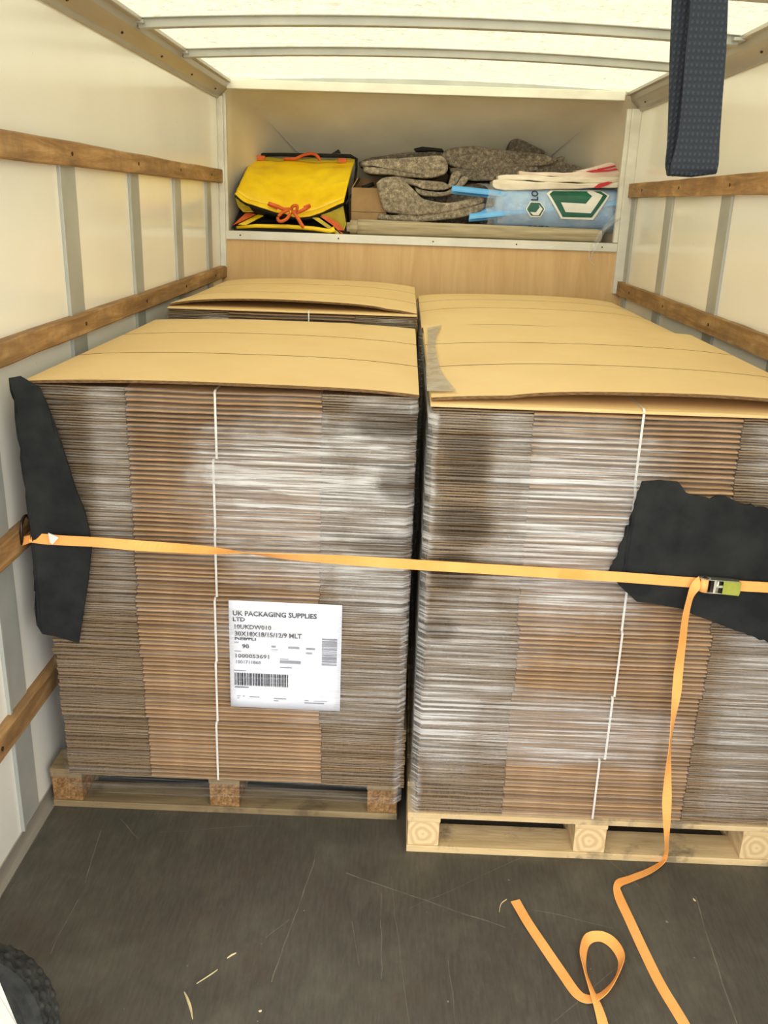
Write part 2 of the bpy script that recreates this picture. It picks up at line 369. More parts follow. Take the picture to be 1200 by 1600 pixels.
def ribbon(mb, keys, th=.0016, n=8):
    """keys: (centre Vector, full-width vector)"""
    c = spline([k[0] for k in keys], n); wv = spline([k[1] for k in keys], n)
    def prof(i):
        t = (c[min(i+1, len(c)-1)]-c[max(i-1, 0)]).normalized(); h = wv[i]*.5
        nn = h.cross(t).normalized()*th/2
        return [h+nn, -h+nn, -h-nn, h-nn]
    return mb.sweep(c, prof)

# ================================================================ setting
XL, XR, YB, Y0 = -.985, 1.155, 4.97, .35
struct(MB().box(XL-.05, XR+.05, Y0, YB+.05, -.04, 0).build('floor', 'floor'))
struct(MB().box(XL-.05, XL, Y0, YB+.02, 0, 2.30).build('wall_left', 'wall'))
struct(MB().box(XR, XR+.05, Y0, YB+.02, 0, 2.30).build('wall_right', 'wall'))
struct(MB().box(XL, XR, YB, YB+.03, 0, 1.49).build('wall_back', 'ply'))
struct(MB().box(-30, 30, -30, 30, -.95, -.9).build('ground', 'ground'))
# roof: a shallow bowed translucent sheet
def roofz(x): 
    u = (x-.085)/1.07
    return 2.249 + .032*(1-u*u)
mb = MB(); nx = 24
for i in range(nx):
    x0 = lerp(XL-.05, XR+.05, i/nx); x1 = lerp(XL-.05, XR+.05, (i+1)/nx)
    mb.add([(x0,Y0,roofz(x0)),(x1,Y0,roofz(x1)),(x1,YB+.03,roofz(x1)),(x0,YB+.03,roofz(x0))], [(0,1,2,3)])
struct(mb.build('ceiling', 'roof', smooth=True))
# luton nose over the cab
ZS = 1.525
A = Vector
nose = {'outer': [(A((XL,YB,ZS)),A((XL,YB,2.27)),A((XL+.05,5.15,2.24)),A((XL+.05,5.15,ZS))), (A((XL+.05,5.15,ZS)),A((XL+.05,5.15,2.24)),A((-.50,6.0,1.78)),A((-.50,6.0,ZS))),
    (A((XR,YB,ZS)),A((XR,YB,2.27)),A((XR-.08,5.15,2.24)),A((XR-.08,5.15,ZS))), (A((XR-.08,5.15,ZS)),A((XR-.08,5.15,2.24)),A((.64,6.0,1.78)),A((.64,6.0,ZS))),
    (A((XL,YB,2.27)),A((XR,YB,2.27)),A((XR-.08,5.15,2.24)),A((XL+.05,5.15,2.24))), (A((XL+.05,5.15,2.24)),A((XR-.08,5.15,2.24)),A((.64,6.0,1.78)),A((-.50,6.0,1.78))),
    (A((-.50,6.0,ZS)),A((.64,6.0,ZS)),A((.64,6.0,1.78)),A((-.50,6.0,1.78)))]}
mb = MB()
for q in nose['outer']: mb.add(q, [(0,1,2,3)])
o = struct(mb.build('wall_nose', 'nose')); 
bm = bmesh.new(); bm.from_mesh(o.data); bmesh.ops.remove_doubles(bm, verts=bm.verts, dist=1e-4); bmesh.ops.recalc_face_normals(bm, faces=bm.faces); bm.to_mesh(o.data); bm.free()
sm = o.modifiers.new('solid', 'SOLIDIFY'); sm.thickness = .02; sm.offset = 1
o.data.shade_smooth()
mb = MB()
for a, b in ((A((XL+.05,5.15,2.24)),A((-.50,6.0,1.78))), (A((XR-.08,5.15,2.24)),A((.64,6.0,1.78)))):
    c = A((.085,5.4,1.8)); a2 = a+(c-a)*.02; b2 = b+(c-b)*.02; mb.tube([a2.lerp(b2, .30), b2], [.0012, .007], 6)
struct(mb.build('trim_1', 'white_paint'))
struct(MB().box(XL, XR, YB+.03, 6.0, 1.495, ZS).build('shelf_floor', 'ply'))
# shelf edge angle with rivets
e = struct(MB().box(XL+.02, XR-.02, YB-.012, YB+.05, 1.484, ZS+.002).build('trim_2', 'whitetrim', bevel=.002))
for x in (-.88, -.36, .14, .58, 1.03):
    MB().tube([A((x, YB-.015, 1.506)), A((x, YB-.010, 1.506))], .004, 10).build('rivet', 'darksteel', e)
# header under the roof at the nose opening
struct(MB().box(-.93, 1.06, YB-.05, YB, 2.208, 2.252).build('trim_3', 'whitetrim', bevel=.004))
mb = MB(); n = 24
for i in range(n):
    a, b = lerp(XL, XR, i/n), lerp(XL, XR, (i+1)/n); mb.prism([A((a,YB,2.240)), A((b,YB,2.240)), A((b,YB,roofz(b)+.002)), A((a,YB,roofz(a)+.002))], (0,-.004,0), (0,.004,0))
struct(mb.build('wall_header', 'galv'))
# corner posts at the nose opening
o = struct(MB().box(XL, -.955, YB-.03, YB+.01, 1.34, 2.175).build('trim_4', 'whitetrim', bevel=.003))
o = struct(MB().box(-.955, -.942, YB-.012, YB+.02, 1.525, 2.19).build('trim_5', 'whitetrim', bevel=.002))
o = struct(MB().box(1.108, 1.155, YB-.03, YB+.01, 1.27, 2.175).build('trim_6', 'whitetrim', bevel=.003))
o = struct(MB().box(1.085, 1.108, YB-.012, YB+.02, 1.53, 2.175).build('trim_7', 'whitetrim', bevel=.002))
# cove extrusions between walls and roof
def cove(name, xw, s):
    P = [(xw, 2.165), (xw+s*.012, 2.165), (xw+s*.016, 2.18), (xw+s*.055, 2.212), (xw+s*.062, 2.236), (xw+s*.078, 2.236), (xw+s*.078, 2.25), (xw, 2.275)]
    o = struct(MB().prism([A((x, 0, z)) for x, z in P], (0, Y0, 0), (0, YB-.005, 0)).build(name, 'alu', bevel=.002))
    for k in range(9):
        y = 4.75-k*.5
        q = A((xw+s*.034, y, 2.190)); MB().tube([q, q+A((s*.003, 0, -.005))], .0045, 8).build('rivet', 'darksteel', o)
cove('trim_8', XL, 1); cove('trim_9', XR, -1)
# floor angle and skirting along the walls
for nm, xw, s in (('baseboard_left', XL, 1), ('baseboard_right', XR, -1)):
    o = struct(MB().prism([A((xw,0,0)), A((xw+s*.022,0,0)), A((xw+s*.022,0,.004)), A((xw+s*.006,0,.006)), A((xw+s*.004,0,.045)), A((xw,0,.045))], (0,Y0,0), (0,YB,0)).build(nm, 'alu'))
# flat galvanised uprights on the walls
T = 10
for xw, s, ys in ((XL, 1, [(2.67,2.80),(3.34,3.46),(3.97,4.10),(4.60,4.72),(2.01,2.12),(1.35,1.46),(.7,.81)]), (XR, -1, [(4.83,4.93),(4.16,4.28),(3.41,3.53),(2.75,2.87),(2.09,2.21),(1.4,1.52)])):
    for a, b in ys:
        mb = MB().box(min(xw, xw+s*.004), max(xw, xw+s*.004), a, b, .045, 1.78)
        mb.box(min(xw, xw+s*.010), max(xw, xw+s*.010), a-.006, a+.006, .045, 1.78)
        o = struct(mb.build('trim_%d' % T, 'galv', bevel=.001)); T += 1
# timber lashing rails
def rail(xw, s, z0, z1, y1, th=.024, label='', y0=Y0):
    mb = MB(); n = 30; rr = random.Random(z0*100+s)
    pts = [A((xw+s*th/2, lerp(y0, y1, i/n), (z0+z1)/2+rr.uniform(-.001,.001))) for i in range(n+1)]
    hz = (z1-z0)/2
    def prof(i):
        j = rr.uniform(-.0012, .0012)
        return [A((-th/2,0,-hz)), A((th/2-.003,0,-hz+j)), A((th/2,0,-hz+.004)), A((th/2,0,hz-.004)), A((th/2-.003,0,hz+j)), A((-th/2,0,hz))]
    o = mb.sweep(pts, prof).build('timber_rail', 'rail')
    for y in (1.1, 1.9, 2.73, 3.4, 4.03, 4.66):
        q = A((xw+s*(th-.001), y, (z0+z1)/2)); MB().tube([q, q+A((s*.003,0,0))], .006, 8).build('screw_head', 'darksteel', o)
    return tag(o, label, 'rail')
rail(XL, 1, 1.762, 1.828, 4.93, label='worn timber rail on the left wall, topmost, above the yellow bag level')
rail(XL, 1, 1.288, 1.348, 4.965, .028, 'worn timber rail on the left wall, second from the top, level with the stack tops')
rail(XL, 1, .808, .874, 4.96, .028, 'timber rail on the left wall that the orange strap hooks onto')
rail(XL, 1, .345, .410, 4.96, .028, 'lowest timber rail on the left wall, ending behind the left stack')
rail(XR, -1, 1.755, 1.822, 4.98, label='worn timber rail on the right wall below the hanging black strap')
rail(XR, -1, 1.268, 1.336, 4.965, .028, 'worn timber rail on the right wall just above the right stack tops')
rail(XR, -1, .80, .868, 4.96, .028, 'timber rail on the right wall hidden beside the right stack')
# roof bows
names = ['galvanised roof bow nearest the nose opening, across the translucent roof', 'galvanised roof bow second from the nose opening', 'galvanised roof bow at the top edge of the view',
         'galvanised roof bow fourth from the nose opening', 'galvanised roof bow fifth from the nose opening', 'galvanised roof bow nearest the rear opening, holding the black strap']
for k, nm in enumerate(names):
    y = 4.01-k*.64; n = 28; mb = MB()
    pts = [A((lerp(-.925, 1.075, i/n), y, 0)) for i in range(n+1)]
    for p in pts: p.z = roofz(p.x)-.023
    # hat section: flat face with turned flanges
    H = [A((0,-.034,.016)), A((0,-.020,.016)), A((0,-.018,-.010)), A((0,.018,-.010)), A((0,.020,.016)), A((0,.034,.016)), A((0,.034,.020)), A((0,-.034,.020))]
    o = mb.sweep(pts, lambda i: H).build('roof_bow', 'galv', bevel=.002)
    tag(o, nm, 'roof beam', 'bows under the translucent roof')
    for x in (-.92, 1.07):
        MB().box(x-.02, x+.02, y-.045, y+.045, roofz(x)-.022, roofz(x)-.012).build('end_bracket', 'galv', o)

# ================================================================ pallets
def pallet(name_label, x0, y0, matw, matb, yawd=0):
    t = empty('pallet', (x0, y0, 0)); t.rotation_euler.z = R(yawd)
    tag(t, name_label, 'pallet')
    rr = random.Random(int(x0*1000)+int(y0*100))
    def board(nm, a, b, c, d, e, f, mat):
        o = MB().box(-(b-a)/2, (b-a)/2, -(d-c)/2, (d-c)/2, -(f-e)/2, (f-e)/2).build(nm, mat, t, bevel=.002, loc=((a+b)/2, (c+d)/2, (e+f)/2)); return o
    for i, (a, b) in enumerate(((0,.1), (1.1,1.2))): board('bottom_board', 0, 1, a, b, 0, .021, matw)
    for a, b in ((0,.09), (.455,.545), (.91,1)): board('bottom_board', a, b, .1005, 1.0995, 0, .021, matw)
    for i, a in enumerate((0, .455, .91)):
        for j, c in enumerate((0, .55, 1.1)):
            board('block', a+.002, a+.088, c+.002, c+.098, .0215, .0985, matb)
    for a in (0, .455, .91): board('stringer_board', a, a+.09, 0, 1.2, .099, .1135, matw)
    for i in range(9): board('deck_board', -.001, 1.001, i*.1378-.002, i*.1378+.096, .114, .1295, matw)
    return t
pallet('weathered pallet with chipboard blocks under the left front stack', -.965, 2.175, 'pallet_old', 'chip', .1)
pallet('pale new wood pallet with solid end grain blocks under the right front stack', .062, 2.045, 'pallet_new', 'endgrain')
pallet('hidden pallet under the stack at the back on the left', -.955, 3.46, 'pallet_old', 'chip')
pallet('hidden pallet under the stack at the back on the right', .075, 3.36, 'pallet_new', 'endgrain')

# ================================================================ flattened boxes
PITCH = .01248; BW, FW, DEP = .482, .2325, 1.195
def body_mesh(seed):
    rr = random.Random(seed); mb = MB(); n = 16
    ph = rr.uniform(0, 9); am = rr.uniform(.0002, .0009)
    pts = [A((lerp(-BW/2, BW/2, i/n), 0, 0)) for i in range(n+1)]
    hh = rr.uniform(.0070, .0090)
    def prof(i):
        w_ = am*math.sin(ph+i*.5)+rr.uniform(-.0004,.0004); y = rr.uniform(-.0006,.0006)
        return [A((0,DEP,0)), A((0,.020,.0004)), A((0,.006+y,.0010+w_)), A((0,.0015+y,.0024+w_)), A((0,y,.0048+w_)), A((0,.0015+y,hh-.0012+w_)), A((0,.007+y,hh+w_)), A((0,.045,.0112)), A((0,DEP,.0120))]
    return mb.sweep(pts, prof).mesh('body_panel', 'card_body')
def flap_mesh(seed):
    rr = random.Random(seed+50); mb = MB(); n = 14
    k1 = rr.uniform(-.003,.003); k2 = rr.uniform(-.003,.003)
    for z0, z1, k in ((.0002,.0048,k1), (.0064,.0108,k2)):
        pts = [A((lerp(0, FW, i/n), 0, 0)) for i in range(n+1)]; ph = rr.uniform(0,9)
        def prof(i):
            y = k + rr.uniform(-.0012,.0012); w_ = .0006*math.sin(ph+i*.6)
            return [A((0,DEP,z0)), A((0,y,z0+.0004+w_)), A((0,y,z1-.0004+w_)), A((0,DEP,z1))]
        mb.sweep(pts, prof)
    return mb.mesh('flap', 'card_flap')
NV = 7
bodies = [body_mesh(i) for i in range(NV)]; flaps = [flap_mesh(i) for i in range(NV*2)]
def obj_of(name, me, parent=None, loc=(0,0,0)):
    o = bpy.data.objects.new(name, me); col.objects.link(o); o.location = loc
    if parent: o.parent = parent
    return o
def make_box(k):
    t = empty('flattened_box')
    obj_of('body_panel', bodies[k % NV], t); obj_of('flap', flaps[(2*k) % (2*NV)], t, (-BW/2-FW-.0015, 0, 0)); obj_of('flap', flaps[(2*k+1) % (2*NV)], t, (BW/2+.0015, 0, 0))
    return t
protos = []
def place_box(rr, x, y, z, rz, label, group):
    k = rr.randrange(NV)
    if len(protos) < NV: r = make_box(len(protos)); protos.append(r)
    else:
        src = protos[k]; r = src.copy(); col.objects.link(r)
        for ch in src.children: c = ch.copy(); col.objects.link(c); c.parent = r
    r.location = (x, y, z); r.rotation_euler = (0, 0, rz); tag(r, label, 'flattened box', group); return r
def band(x, y, z0, z1, label, group=None, over=0):
    """thin white plastic band looped round a bundle"""
    lp = [A((x, y-.0045, z0+.003)), A((x, y-.0045, z1-.005)), A((x, y+.004, z1+.0004)), A((x, y+DEP, z1+.0004)), A((x, y+DEP+.003, z0)), A((x, y+.004, z0-.0002)), A((x, y-.0045, z0+.003))]
    mb = MB(); th = .0008
    inner = [A((0, lerp(p.y, y+DEP/2, .0012), lerp(p.z, (z0+z1)/2, .008))) for p in lp]
    for i in range(len(lp)-1):
        a, b, c, d = lp[i], lp[i+1], inner[i+1], inner[i]
        mb.prism([A((x,a.y,a.z)), A((x,b.y,b.z)), A((x,c.y,c.z)), A((x,d.y,d.z))], (-.0028,0,0), (.0028,0,0))
    return tag(mb.build('strapping_band', 'band'), label, 'strapping band', group)
def stack(cx, y, zb, bundles, label, group, seed, dx, bandx, bandlabels, skip=0):
    rr = random.Random(seed); z = zb
    for bi in range(bundles):
        ox = dx[bi]; z0 = z; yb = rr.uniform(-.004, .004)
        for i in range(15):
            if not (bi == bundles-1 and i == 14) and z >= skip:   # the topmost is the lid, built apart
                place_box(rr, cx+ox+rr.gauss(0,.0012), y+yb+rr.gauss(0,.0015), z, rr.gauss(0,.0006), label, group)
            z += PITCH
        if bandlabels and bandlabels[bi]: band(bandx[bi], y+yb-.002, z0, z+(0 if bi < bundles-1 else (-PITCH if cx < 0 else .001)), bandlabels[bi])
        z += .0012
    return z
ordn = ['lowest', 'second from the bottom', 'third from the bottom', 'third from the top', 'second from the top', 'top']
ZT = .1300
zl = stack(-.434, 2.157, ZT, 6, 'flattened corrugated cardboard box in the wrapped left front stack', 'flattened boxes in the left front stack', 1,
      [.008, .002, -.003, 0, 0, .001], [-.475, -.472, -.468, -.463, -.462, -.452], ['white band around the %s bundle of the left front stack' % o_ for o_ in ordn])
zr = stack(.553, 2.048, ZT, 6, 'flattened corrugated cardboard box in the wrapped right front stack', 'flattened boxes in the right front stack', 2,
      [.005, .004, .010, .002, .002, 0], [.561, .574, .577, .574, .563, .561], ['white band around the %s bundle of the right front stack' % o_ for o_ in ordn])
# the stacks behind: only their top layers show
def rear(cx, y, label, group, seed, ztop, rest_label, bandlabel, bx):
    n = 10; zb = ztop-n*PITCH; rr = random.Random(seed); mb = MB(); z = ZT
    while z < zb-.004:
        for a, b in ((-BW/2-FW, -BW/2-.001), (-BW/2, BW/2), (BW/2+.001, BW/2+FW)):
            j = rr.uniform(-.003,.003); mb.box(cx+a+j, cx+b+j, y+j, y+DEP+j, z, min(z+.011, zb-.0005))
        z += PITCH
    o = mb.build('box_stack_remainder', 'card_flap'); tag(o, rest_label, 'flattened boxes', group, 'stuff')
    for i in range(n): place_box(rr, cx+rr.gauss(0,.0015), y+rr.gauss(0,.002), zb+i*PITCH, 0, label, group)
    if bandlabel: band(bx, y-.007, zb, ztop+.011, bandlabel)
rear(-.425, 3.47, 'flattened cardboard box near the top of the back left stack', 'flattened boxes in the back left stack', 5, 1.283, 'lower flattened boxes of the back left stack, behind the left front stack', 'white band over the front edge of the back left stack', -.36)
rear(.545, 3.36, 'flattened cardboard box near the top of the back right stack', 'flattened boxes in the back right stack', 6, 1.262, 'lower flattened boxes of the back right stack, behind the right front stack', None, 0)

# lids: the topmost flattened box of each stack, crowned, its panels parted by dark score gaps
def lid(cx, y0, z, wid, dep, seams, crown, lift, label, tilt=0, droop=.010, name='flattened_box', rise=0):
    t = tag(empty(name, (cx, y0, z)), label, 'flattened box')
    def surf(u, v):     # u -1..1 across, v 0..1 into the depth
        e = 1-abs(u)**2.6
        return crown*e*(1-.3*(2*v-1)**4) + rise*v - droop*(abs(u)**6) + lift*math.exp(-((v)/.22)**2)*max(0, 1-((u-tilt)/.95)**2)**.6 + .0015*noise.noise(Vector((u*2, v*3, seedz)))
    seedz = cx*10
    cuts = [0]+seams+[dep]
    for i in range(len(cuts)-1):
        a = cuts[i]+(.004 if i else 0); b = cuts[i+1]-(.004 if i < len(cuts)-2 else 0)
        nxx, nyy = 32, 10; mb = MB(); th = .0075
        top = []
        for j in range(nyy+1):
            for k in range(nxx+1):
                u = -1+2*k/nxx; yy = lerp(a, b, j/nyy); top.append((u*wid/2, yy, surf(u, yy/dep)))
        N = (nxx+1)*(nyy+1)
        vs = [(x, y, zz+th) for x, y, zz in top]+[(x, y, zz) for x, y, zz in top]; fs = []
        for j in range(nyy):
            for k in range(nxx):
                q = j*(nxx+1)+k; fs.append((q, q+1, q+nxx+2, q+nxx+1)); fs.append((N+q, N+q+nxx+1, N+q+nxx+2, N+q+1))
        for k in range(nxx):
            fs.append((k, N+k, N+k+1, k+1)); q = nyy*(nxx+1)+k; fs.append((q, q+1, N+q+1, N+q))
        for j in range(nyy):
            q = j*(nxx+1); fs.append((q, q+nxx+1, N+q+nxx+1, N+q)); q += nxx; fs.append((q, N+q, N+q+nxx+1, q+nxx+1))
        o = mb.add(vs, fs).build('panel', 'card_top', t); o.data.materials.append(M['cut_edge'])
        for p in o.data.polygons:
            if abs(p.normal.y) > .7: p.material_index = 1
    return t, surf
lid(-.4365, 2.143, zl-PITCH+.002, .962, 1.21, [.40, .82], .016, 0, 'flat tan cardboard box lying on top of the left front stack', droop=.002)
ZLR = zr-PITCH+.013
lidR, surfR = lid(.554, 2.066, ZLR, .965, 1.235, [.39, .79], .018, .016, 'flat tan cardboard box on top of the right front stack, its front edge lifted', .35, .002, rise=.008)
def lip(cx, y, z, wid, dep, h, label, lift=0):
    t = tag(empty('flattened_box', (cx, y, z)), label, 'flattened box'); n = 30; mb = MB()
    pts = [A((lerp(-wid/2, wid/2, i/n), 0, 0)) for i in range(n+1)]
    def prof(i):
        u = -1+2*i/n; k = 1-.25*abs(u)**3; w_ = .001*math.sin(i*.7)
        return [A((0,dep,0)), A((0,.01,0)), A((0,.001,.002)), A((0,0,.0045+w_)), A((0,.006,.0085*k+w_)), A((0,.022,h*.85*k)), A((0,.06,h*k)), A((0,dep,h*k))]
    mb.sweep(pts, prof).build('panel', 'card_top', t); return t
lip(.554, 2.043, zr-PITCH-.0005, .968, 1.2, .0125, 'tan cardboard box just under the lifted top of the right front stack')
lip(-.425, 3.465, 1.2835, .95, 1.18, .011, 'tan cardboard box just under the lifted lid of the back left stack')
lid(-.425, 3.50, 1.296, .95, 1.16, [.36, .80], .018, .014, 'flat tan cardboard box on top of the back left stack, its front edge lifted', -.2)
lid(.545, 3.35, 1.263, .955, 1.20, [.52, .88], .018, 0, 'flat tan cardboard box on top of the back right stack')

# ================================================================ stretch film
def wrap(x0, x1, y0, y1, z0, z1, label, seed, m=.008):
    t = MB(); x0 -= .004; x1 += .004; y0 -= m; y1 += m; r = .02
    per = []
    def seg(p, q, n):
        for i in range(n): per.append(A(p).lerp(A(q), i/n))
    seg((x0+r,y0,0), (x1-r,y0,0), 60); seg((x1-r,y0,0), (x1,y0+r,0), 3); seg((x1,y0+r,0), (x1,y1-r,0), 20); seg((x1,y1-r,0), (x1-r,y1,0), 3)
    seg((x1-r,y1,0), (x0+r,y1,0), 12); seg((x0+r,y1,0), (x0,y1-r,0), 3); seg((x0,y1-r,0), (x0,y0+r,0), 20); seg((x0,y0+r,0), (x0+r,y0,0), 3)
    n = len(per); nz = 70; vs = []; fs = []; c = A(((x0+x1)/2,(y0+y1)/2,0))
    for j in range(nz+1):
        z = lerp(z0, z1, j/nz)
        for p in per:
            d = .0022*noise.noise(A((p.x*2+seed, p.y*2, z*26+p.x*1.4)))+.0014*noise.noise(A((p.x*4, p.y*4+seed, z*60)))
            q = p+(p-c).normalized()*d
            if j == nz: q = q+(c-q).normalized()*.012
            vs.append((q.x, q.y, z))
    for j in range(nz):
        for i in range(n): fs.append((j*n+i, j*n+(i+1) % n, (j+1)*n+(i+1) % n, (j+1)*n+i))
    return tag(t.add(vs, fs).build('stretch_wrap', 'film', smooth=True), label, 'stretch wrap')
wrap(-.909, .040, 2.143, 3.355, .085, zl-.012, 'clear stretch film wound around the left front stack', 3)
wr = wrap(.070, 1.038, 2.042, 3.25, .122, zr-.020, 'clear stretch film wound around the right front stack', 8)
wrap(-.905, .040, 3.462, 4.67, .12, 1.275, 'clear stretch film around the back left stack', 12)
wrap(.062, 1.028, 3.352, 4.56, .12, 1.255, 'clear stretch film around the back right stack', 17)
# film lapping over the near left corner of the right stack's lid
def lidpt(px, py):
    z = zr
    for _ in range(4):
        p = atz(px, py, z); u = (p.x-.554)/(.965/2); v = (p.y-2.066)/1.235; z = ZLR+.0075+surfR(max(-1,min(1,u)), max(0,min(1,v)))+.006
    return A((p.x, p.y, z))
Lp = spline([(668,512,0),(668,530,0),(667,555,0),(666,585,0),(667,611,0)], 4); Rp = spline([(690,508,0),(681,530,0),(683,555,0),(692,583,0),(714,611,0)], 4)
mb = MB(); n = 8; vs = []
for a, b in zip(Lp, Rp):
    for k in range(n+1):
        q = a.lerp(b, k/n); vs.append(lidpt(q.x, q.y))
m_ = len(Lp)
mb.add(vs, [(i*(n+1)+k, i*(n+1)+k+1, (i+1)*(n+1)+k+1, (i+1)*(n+1)+k) for i in range(m_-1) for k in range(n)])
mb.build('film_overlap', 'tape_film', wr, smooth=True)

# ================================================================ delivery label
def text_mesh(s, mat, parent, x0, x1, z0, z1, y, name='printed_text', clip=None, rot=0, fn=None, skew=0):
    cu = bpy.data.curves.new('t', 'FONT'); cu.body = s; cu.size = 1; cu.resolution_u = 2; cu.offset = .028
    to = bpy.data.objects.new('t', cu); col.objects.link(to); bpy.context.view_layer.update()
    dg = bpy.context.evaluated_depsgraph_get(); me = bpy.data.meshes.new_from_object(to.evaluated_get(dg)); bpy.data.objects.remove(to)
    if clip:
        bm = bmesh.new(); bm.from_mesh(me); zs = [v.co.y for v in bm.verts]; zc = lerp(min(zs), max(zs), clip)
        bmesh.ops.bisect_plane(bm, geom=bm.verts[:]+bm.edges[:]+bm.faces[:], plane_co=(0, zc, 0), plane_no=(0, 1, 0), clear_inner=True); bm.to_mesh(me); bm.free()
    if rot:
        for v in me.vertices: v.co = A((-v.co.y, v.co.x, 0)) if rot > 0 else A((v.co.y, -v.co.x, 0))
    xs = [v.co.x for v in me.vertices]; ys = [v.co.y for v in me.vertices]; a, b, c, d = min(xs), max(xs), min(ys), max(ys)
    for v in me.vertices:
        x = lerp(x0, x1, (v.co.x-a)/(b-a)); z = lerp(z0, z1, (v.co.y-c)/(d-c))+skew*(x-x0)
        v.co = A((x, (fn(x, z) if fn else y), z))
    me.materials.clear(); me.materials.append(M[mat]); me.name = name
    return obj_of(name, me, parent)
LY = 2.1448; lx0, lx1, lz0, lz1 = -.432, -.133, .374, .692
lab = empty('delivery_label', ((lx0+lx1)/2, LY, (lz0+lz1)/2)); lab.rotation_euler = (0, R(.3), 0)
tag(lab, 'white printed delivery label under the film on the left stack', 'label')
W2, H2 = (lx1-lx0)/2, (lz1-lz0)/2
mb = MB(); n = 10; vs = []
for j in range(n+1):
    for i in range(n+1):
        x = lerp(-W2, W2, i/n); z = lerp(-H2, H2, j/n); vs.append((x, .0012*noise.noise(A((x*14, 0, z*14))), z))
mb.add(vs, [(j*(n+1)+i, j*(n+1)+i+1, (j+1)*(n+1)+i+1, (j+1)*(n+1)+i) for i in range(n) for j in range(n)])
o = mb.build('paper', 'paper', lab, smooth=True); s_ = o.modifiers.new('s', 'SOLIDIFY'); s_.thickness = .0004
def lxz(cx, cyy): return lerp(-W2, W2, (cx-100)/962), lerp(H2, -H2, (cyy-85)/905)
def ltext(s, x0, y0, x1, y1, mat='ink', **k):
    a, b = lxz(x0, y1); c, d = lxz(x1, y0); text_mesh(s, mat, lab, a, c, b, d, -.0024, **k)
ltext('UK PACKAGING SUPPLIES', 135, 163, 850, 205); ltext('LTD', 135, 218, 238, 252)
ltext('10UKDW010', 148, 277, 462, 315); ltext('30X18X18/15/12/9 MLT', 148, 334, 722, 376); ltext('DEPTH', 148, 386, 330, 408, clip=.5)
ltext('90', 210, 440, 270, 478); ltext('1000053691', 152, 524, 442, 558); ltext('1001711868', 155, 578, 370, 608, 'greyink')
mb = MB()
def lbar(x0, y0, x1, y1, m_=None):
    a, b = lxz(x0, y1); c, d = lxz(x1, y0); (m_ or mb).box(a, c, -.0026, -.0018, b, d)
for x0, y0, x1, y1 in ((462,444,500,458),(606,446,702,462),(760,450,838,464),(760,488,812,502),(535,566,716,590),(462,476,518,480),(535,552,610,557),(535,622,640,630),(142,424,182,430),(142,500,200,505),(135,665,240,671),
        (140,806,262,818),(160,888,190,892),(208,888,228,892),(268,890,356,896),(160,908,180,911),(480,896,590,902),(480,916,522,921),(750,902,786,907),(750,922,922,930),(830,905,950,908)): lbar(x0, y0, x1, y1)
mb.build('small_print', 'greyink', lab)
mb = MB(); x = 140; rr = random.Random(4)
while x < 610:
    w_ = rr.choice((4, 6, 9, 14)); lbar(x, 688, min(x+w_, 615), 796, mb); x += w_+rr.choice((4, 6, 8))
mb.build('barcode', 'ink', lab)
mb = MB(); y = 366
while y < 596:
    h_ = rr.choice((3, 5, 8, 12)); lbar(896, y, 1026, min(y+h_, 598), mb); y += h_+rr.choice((4, 6, 8))
mb.build('barcode', 'greyink', lab)

# ================================================================ black rubber sheets
def sheet(name, px, Y, th, mat, label, yfun=None, jag=0, seed=0, cat='rubber sheet'):
    rr = random.Random(seed); pts = []
    n = len(px)
    for i in range(n):
        a = px[i]; b = px[(i+1) % n]; L = math.hypot(b[0]-a[0], b[1]-a[1]); k = max(1, int(L/6))
        for j in range(k):
            t = j/k; jj = jag if (len(a) > 2 and a[2]) else jag*.12
            pts.append((lerp(a[0], b[0], t)+rr.uniform(-jj, jj), lerp(a[1], b[1], t)+rr.uniform(-jj, jj)))
    P = [at(x, y, Y) for x, y in pts]
    bm = bmesh.new(); vs = [bm.verts.new((p.x, 0, p.z)) for p in P]; f = bm.faces.new(vs)
    bmesh.ops.triangulate(bm, faces=[f])
    xs = [p.x for p in P]; zs = [p.z for p in P]
    for k in range(1, 14):
        bmesh.ops.bisect_plane(bm, geom=bm.verts[:]+bm.edges[:]+bm.faces[:], plane_co=(lerp(min(xs), max(xs), k/14), 0, 0), plane_no=(1,0,0))
        bmesh.ops.bisect_plane(bm, geom=bm.verts[:]+bm.edges[:]+bm.faces[:], plane_co=(0, 0, lerp(min(zs), max(zs), k/14)), plane_no=(0,0,1))
    for v in bm.verts: v.co.y = Y+(yfun(v.co.x, v.co.z) if yfun else 0)
    bmesh.ops.recalc_face_normals(bm, faces=bm.faces)
    me = bpy.data.meshes.new(name); bm.to_mesh(me); bm.free(); me.materials.append(M[mat])
    o = obj_of(name, me); s_ = o.modifiers.new('s', 'SOLIDIFY'); s_.thickness = th; s_.offset = 0
    return tag(o, label, cat)
sheet('rubber_sheet', [(20,588),(36,586),(64,606),(78,640),(96,690),(118,765),(132,800),(143,850),(138,905),(124,1003),(100,996),(70,985),(62,970),(58,900),(50,780),(36,660)], 2.122, .007, 'rubber_mat',
      'black rubber edge protector between the left wall and the left stack', lambda x, z: -.035*max(0, (-.86-x)/.1)**1.5+.004*math.sin(z*9), jag=1.2)
sheet('rubber_sheet', [(1003,752),(1030,750),(1060,753),(1072,770),(1082,774),(1110,778,1),(1130,776,1),(1160,786,1),(1200,795,1),(1212,800),(1216,900),(1212,1008),(1192,1001,1),(1150,985),(1108,968),(1080,958),(1065,950),(1020,942),(995,940),(968,915),(952,893,1),(975,840,1),(988,800,1)], 2.024, .006, 'rubber_mat',
      'torn black rubber sheet behind the ratchet on the right stack', lambda x, z: .003*math.sin(x*14+z*9), jag=2.2, seed=3)

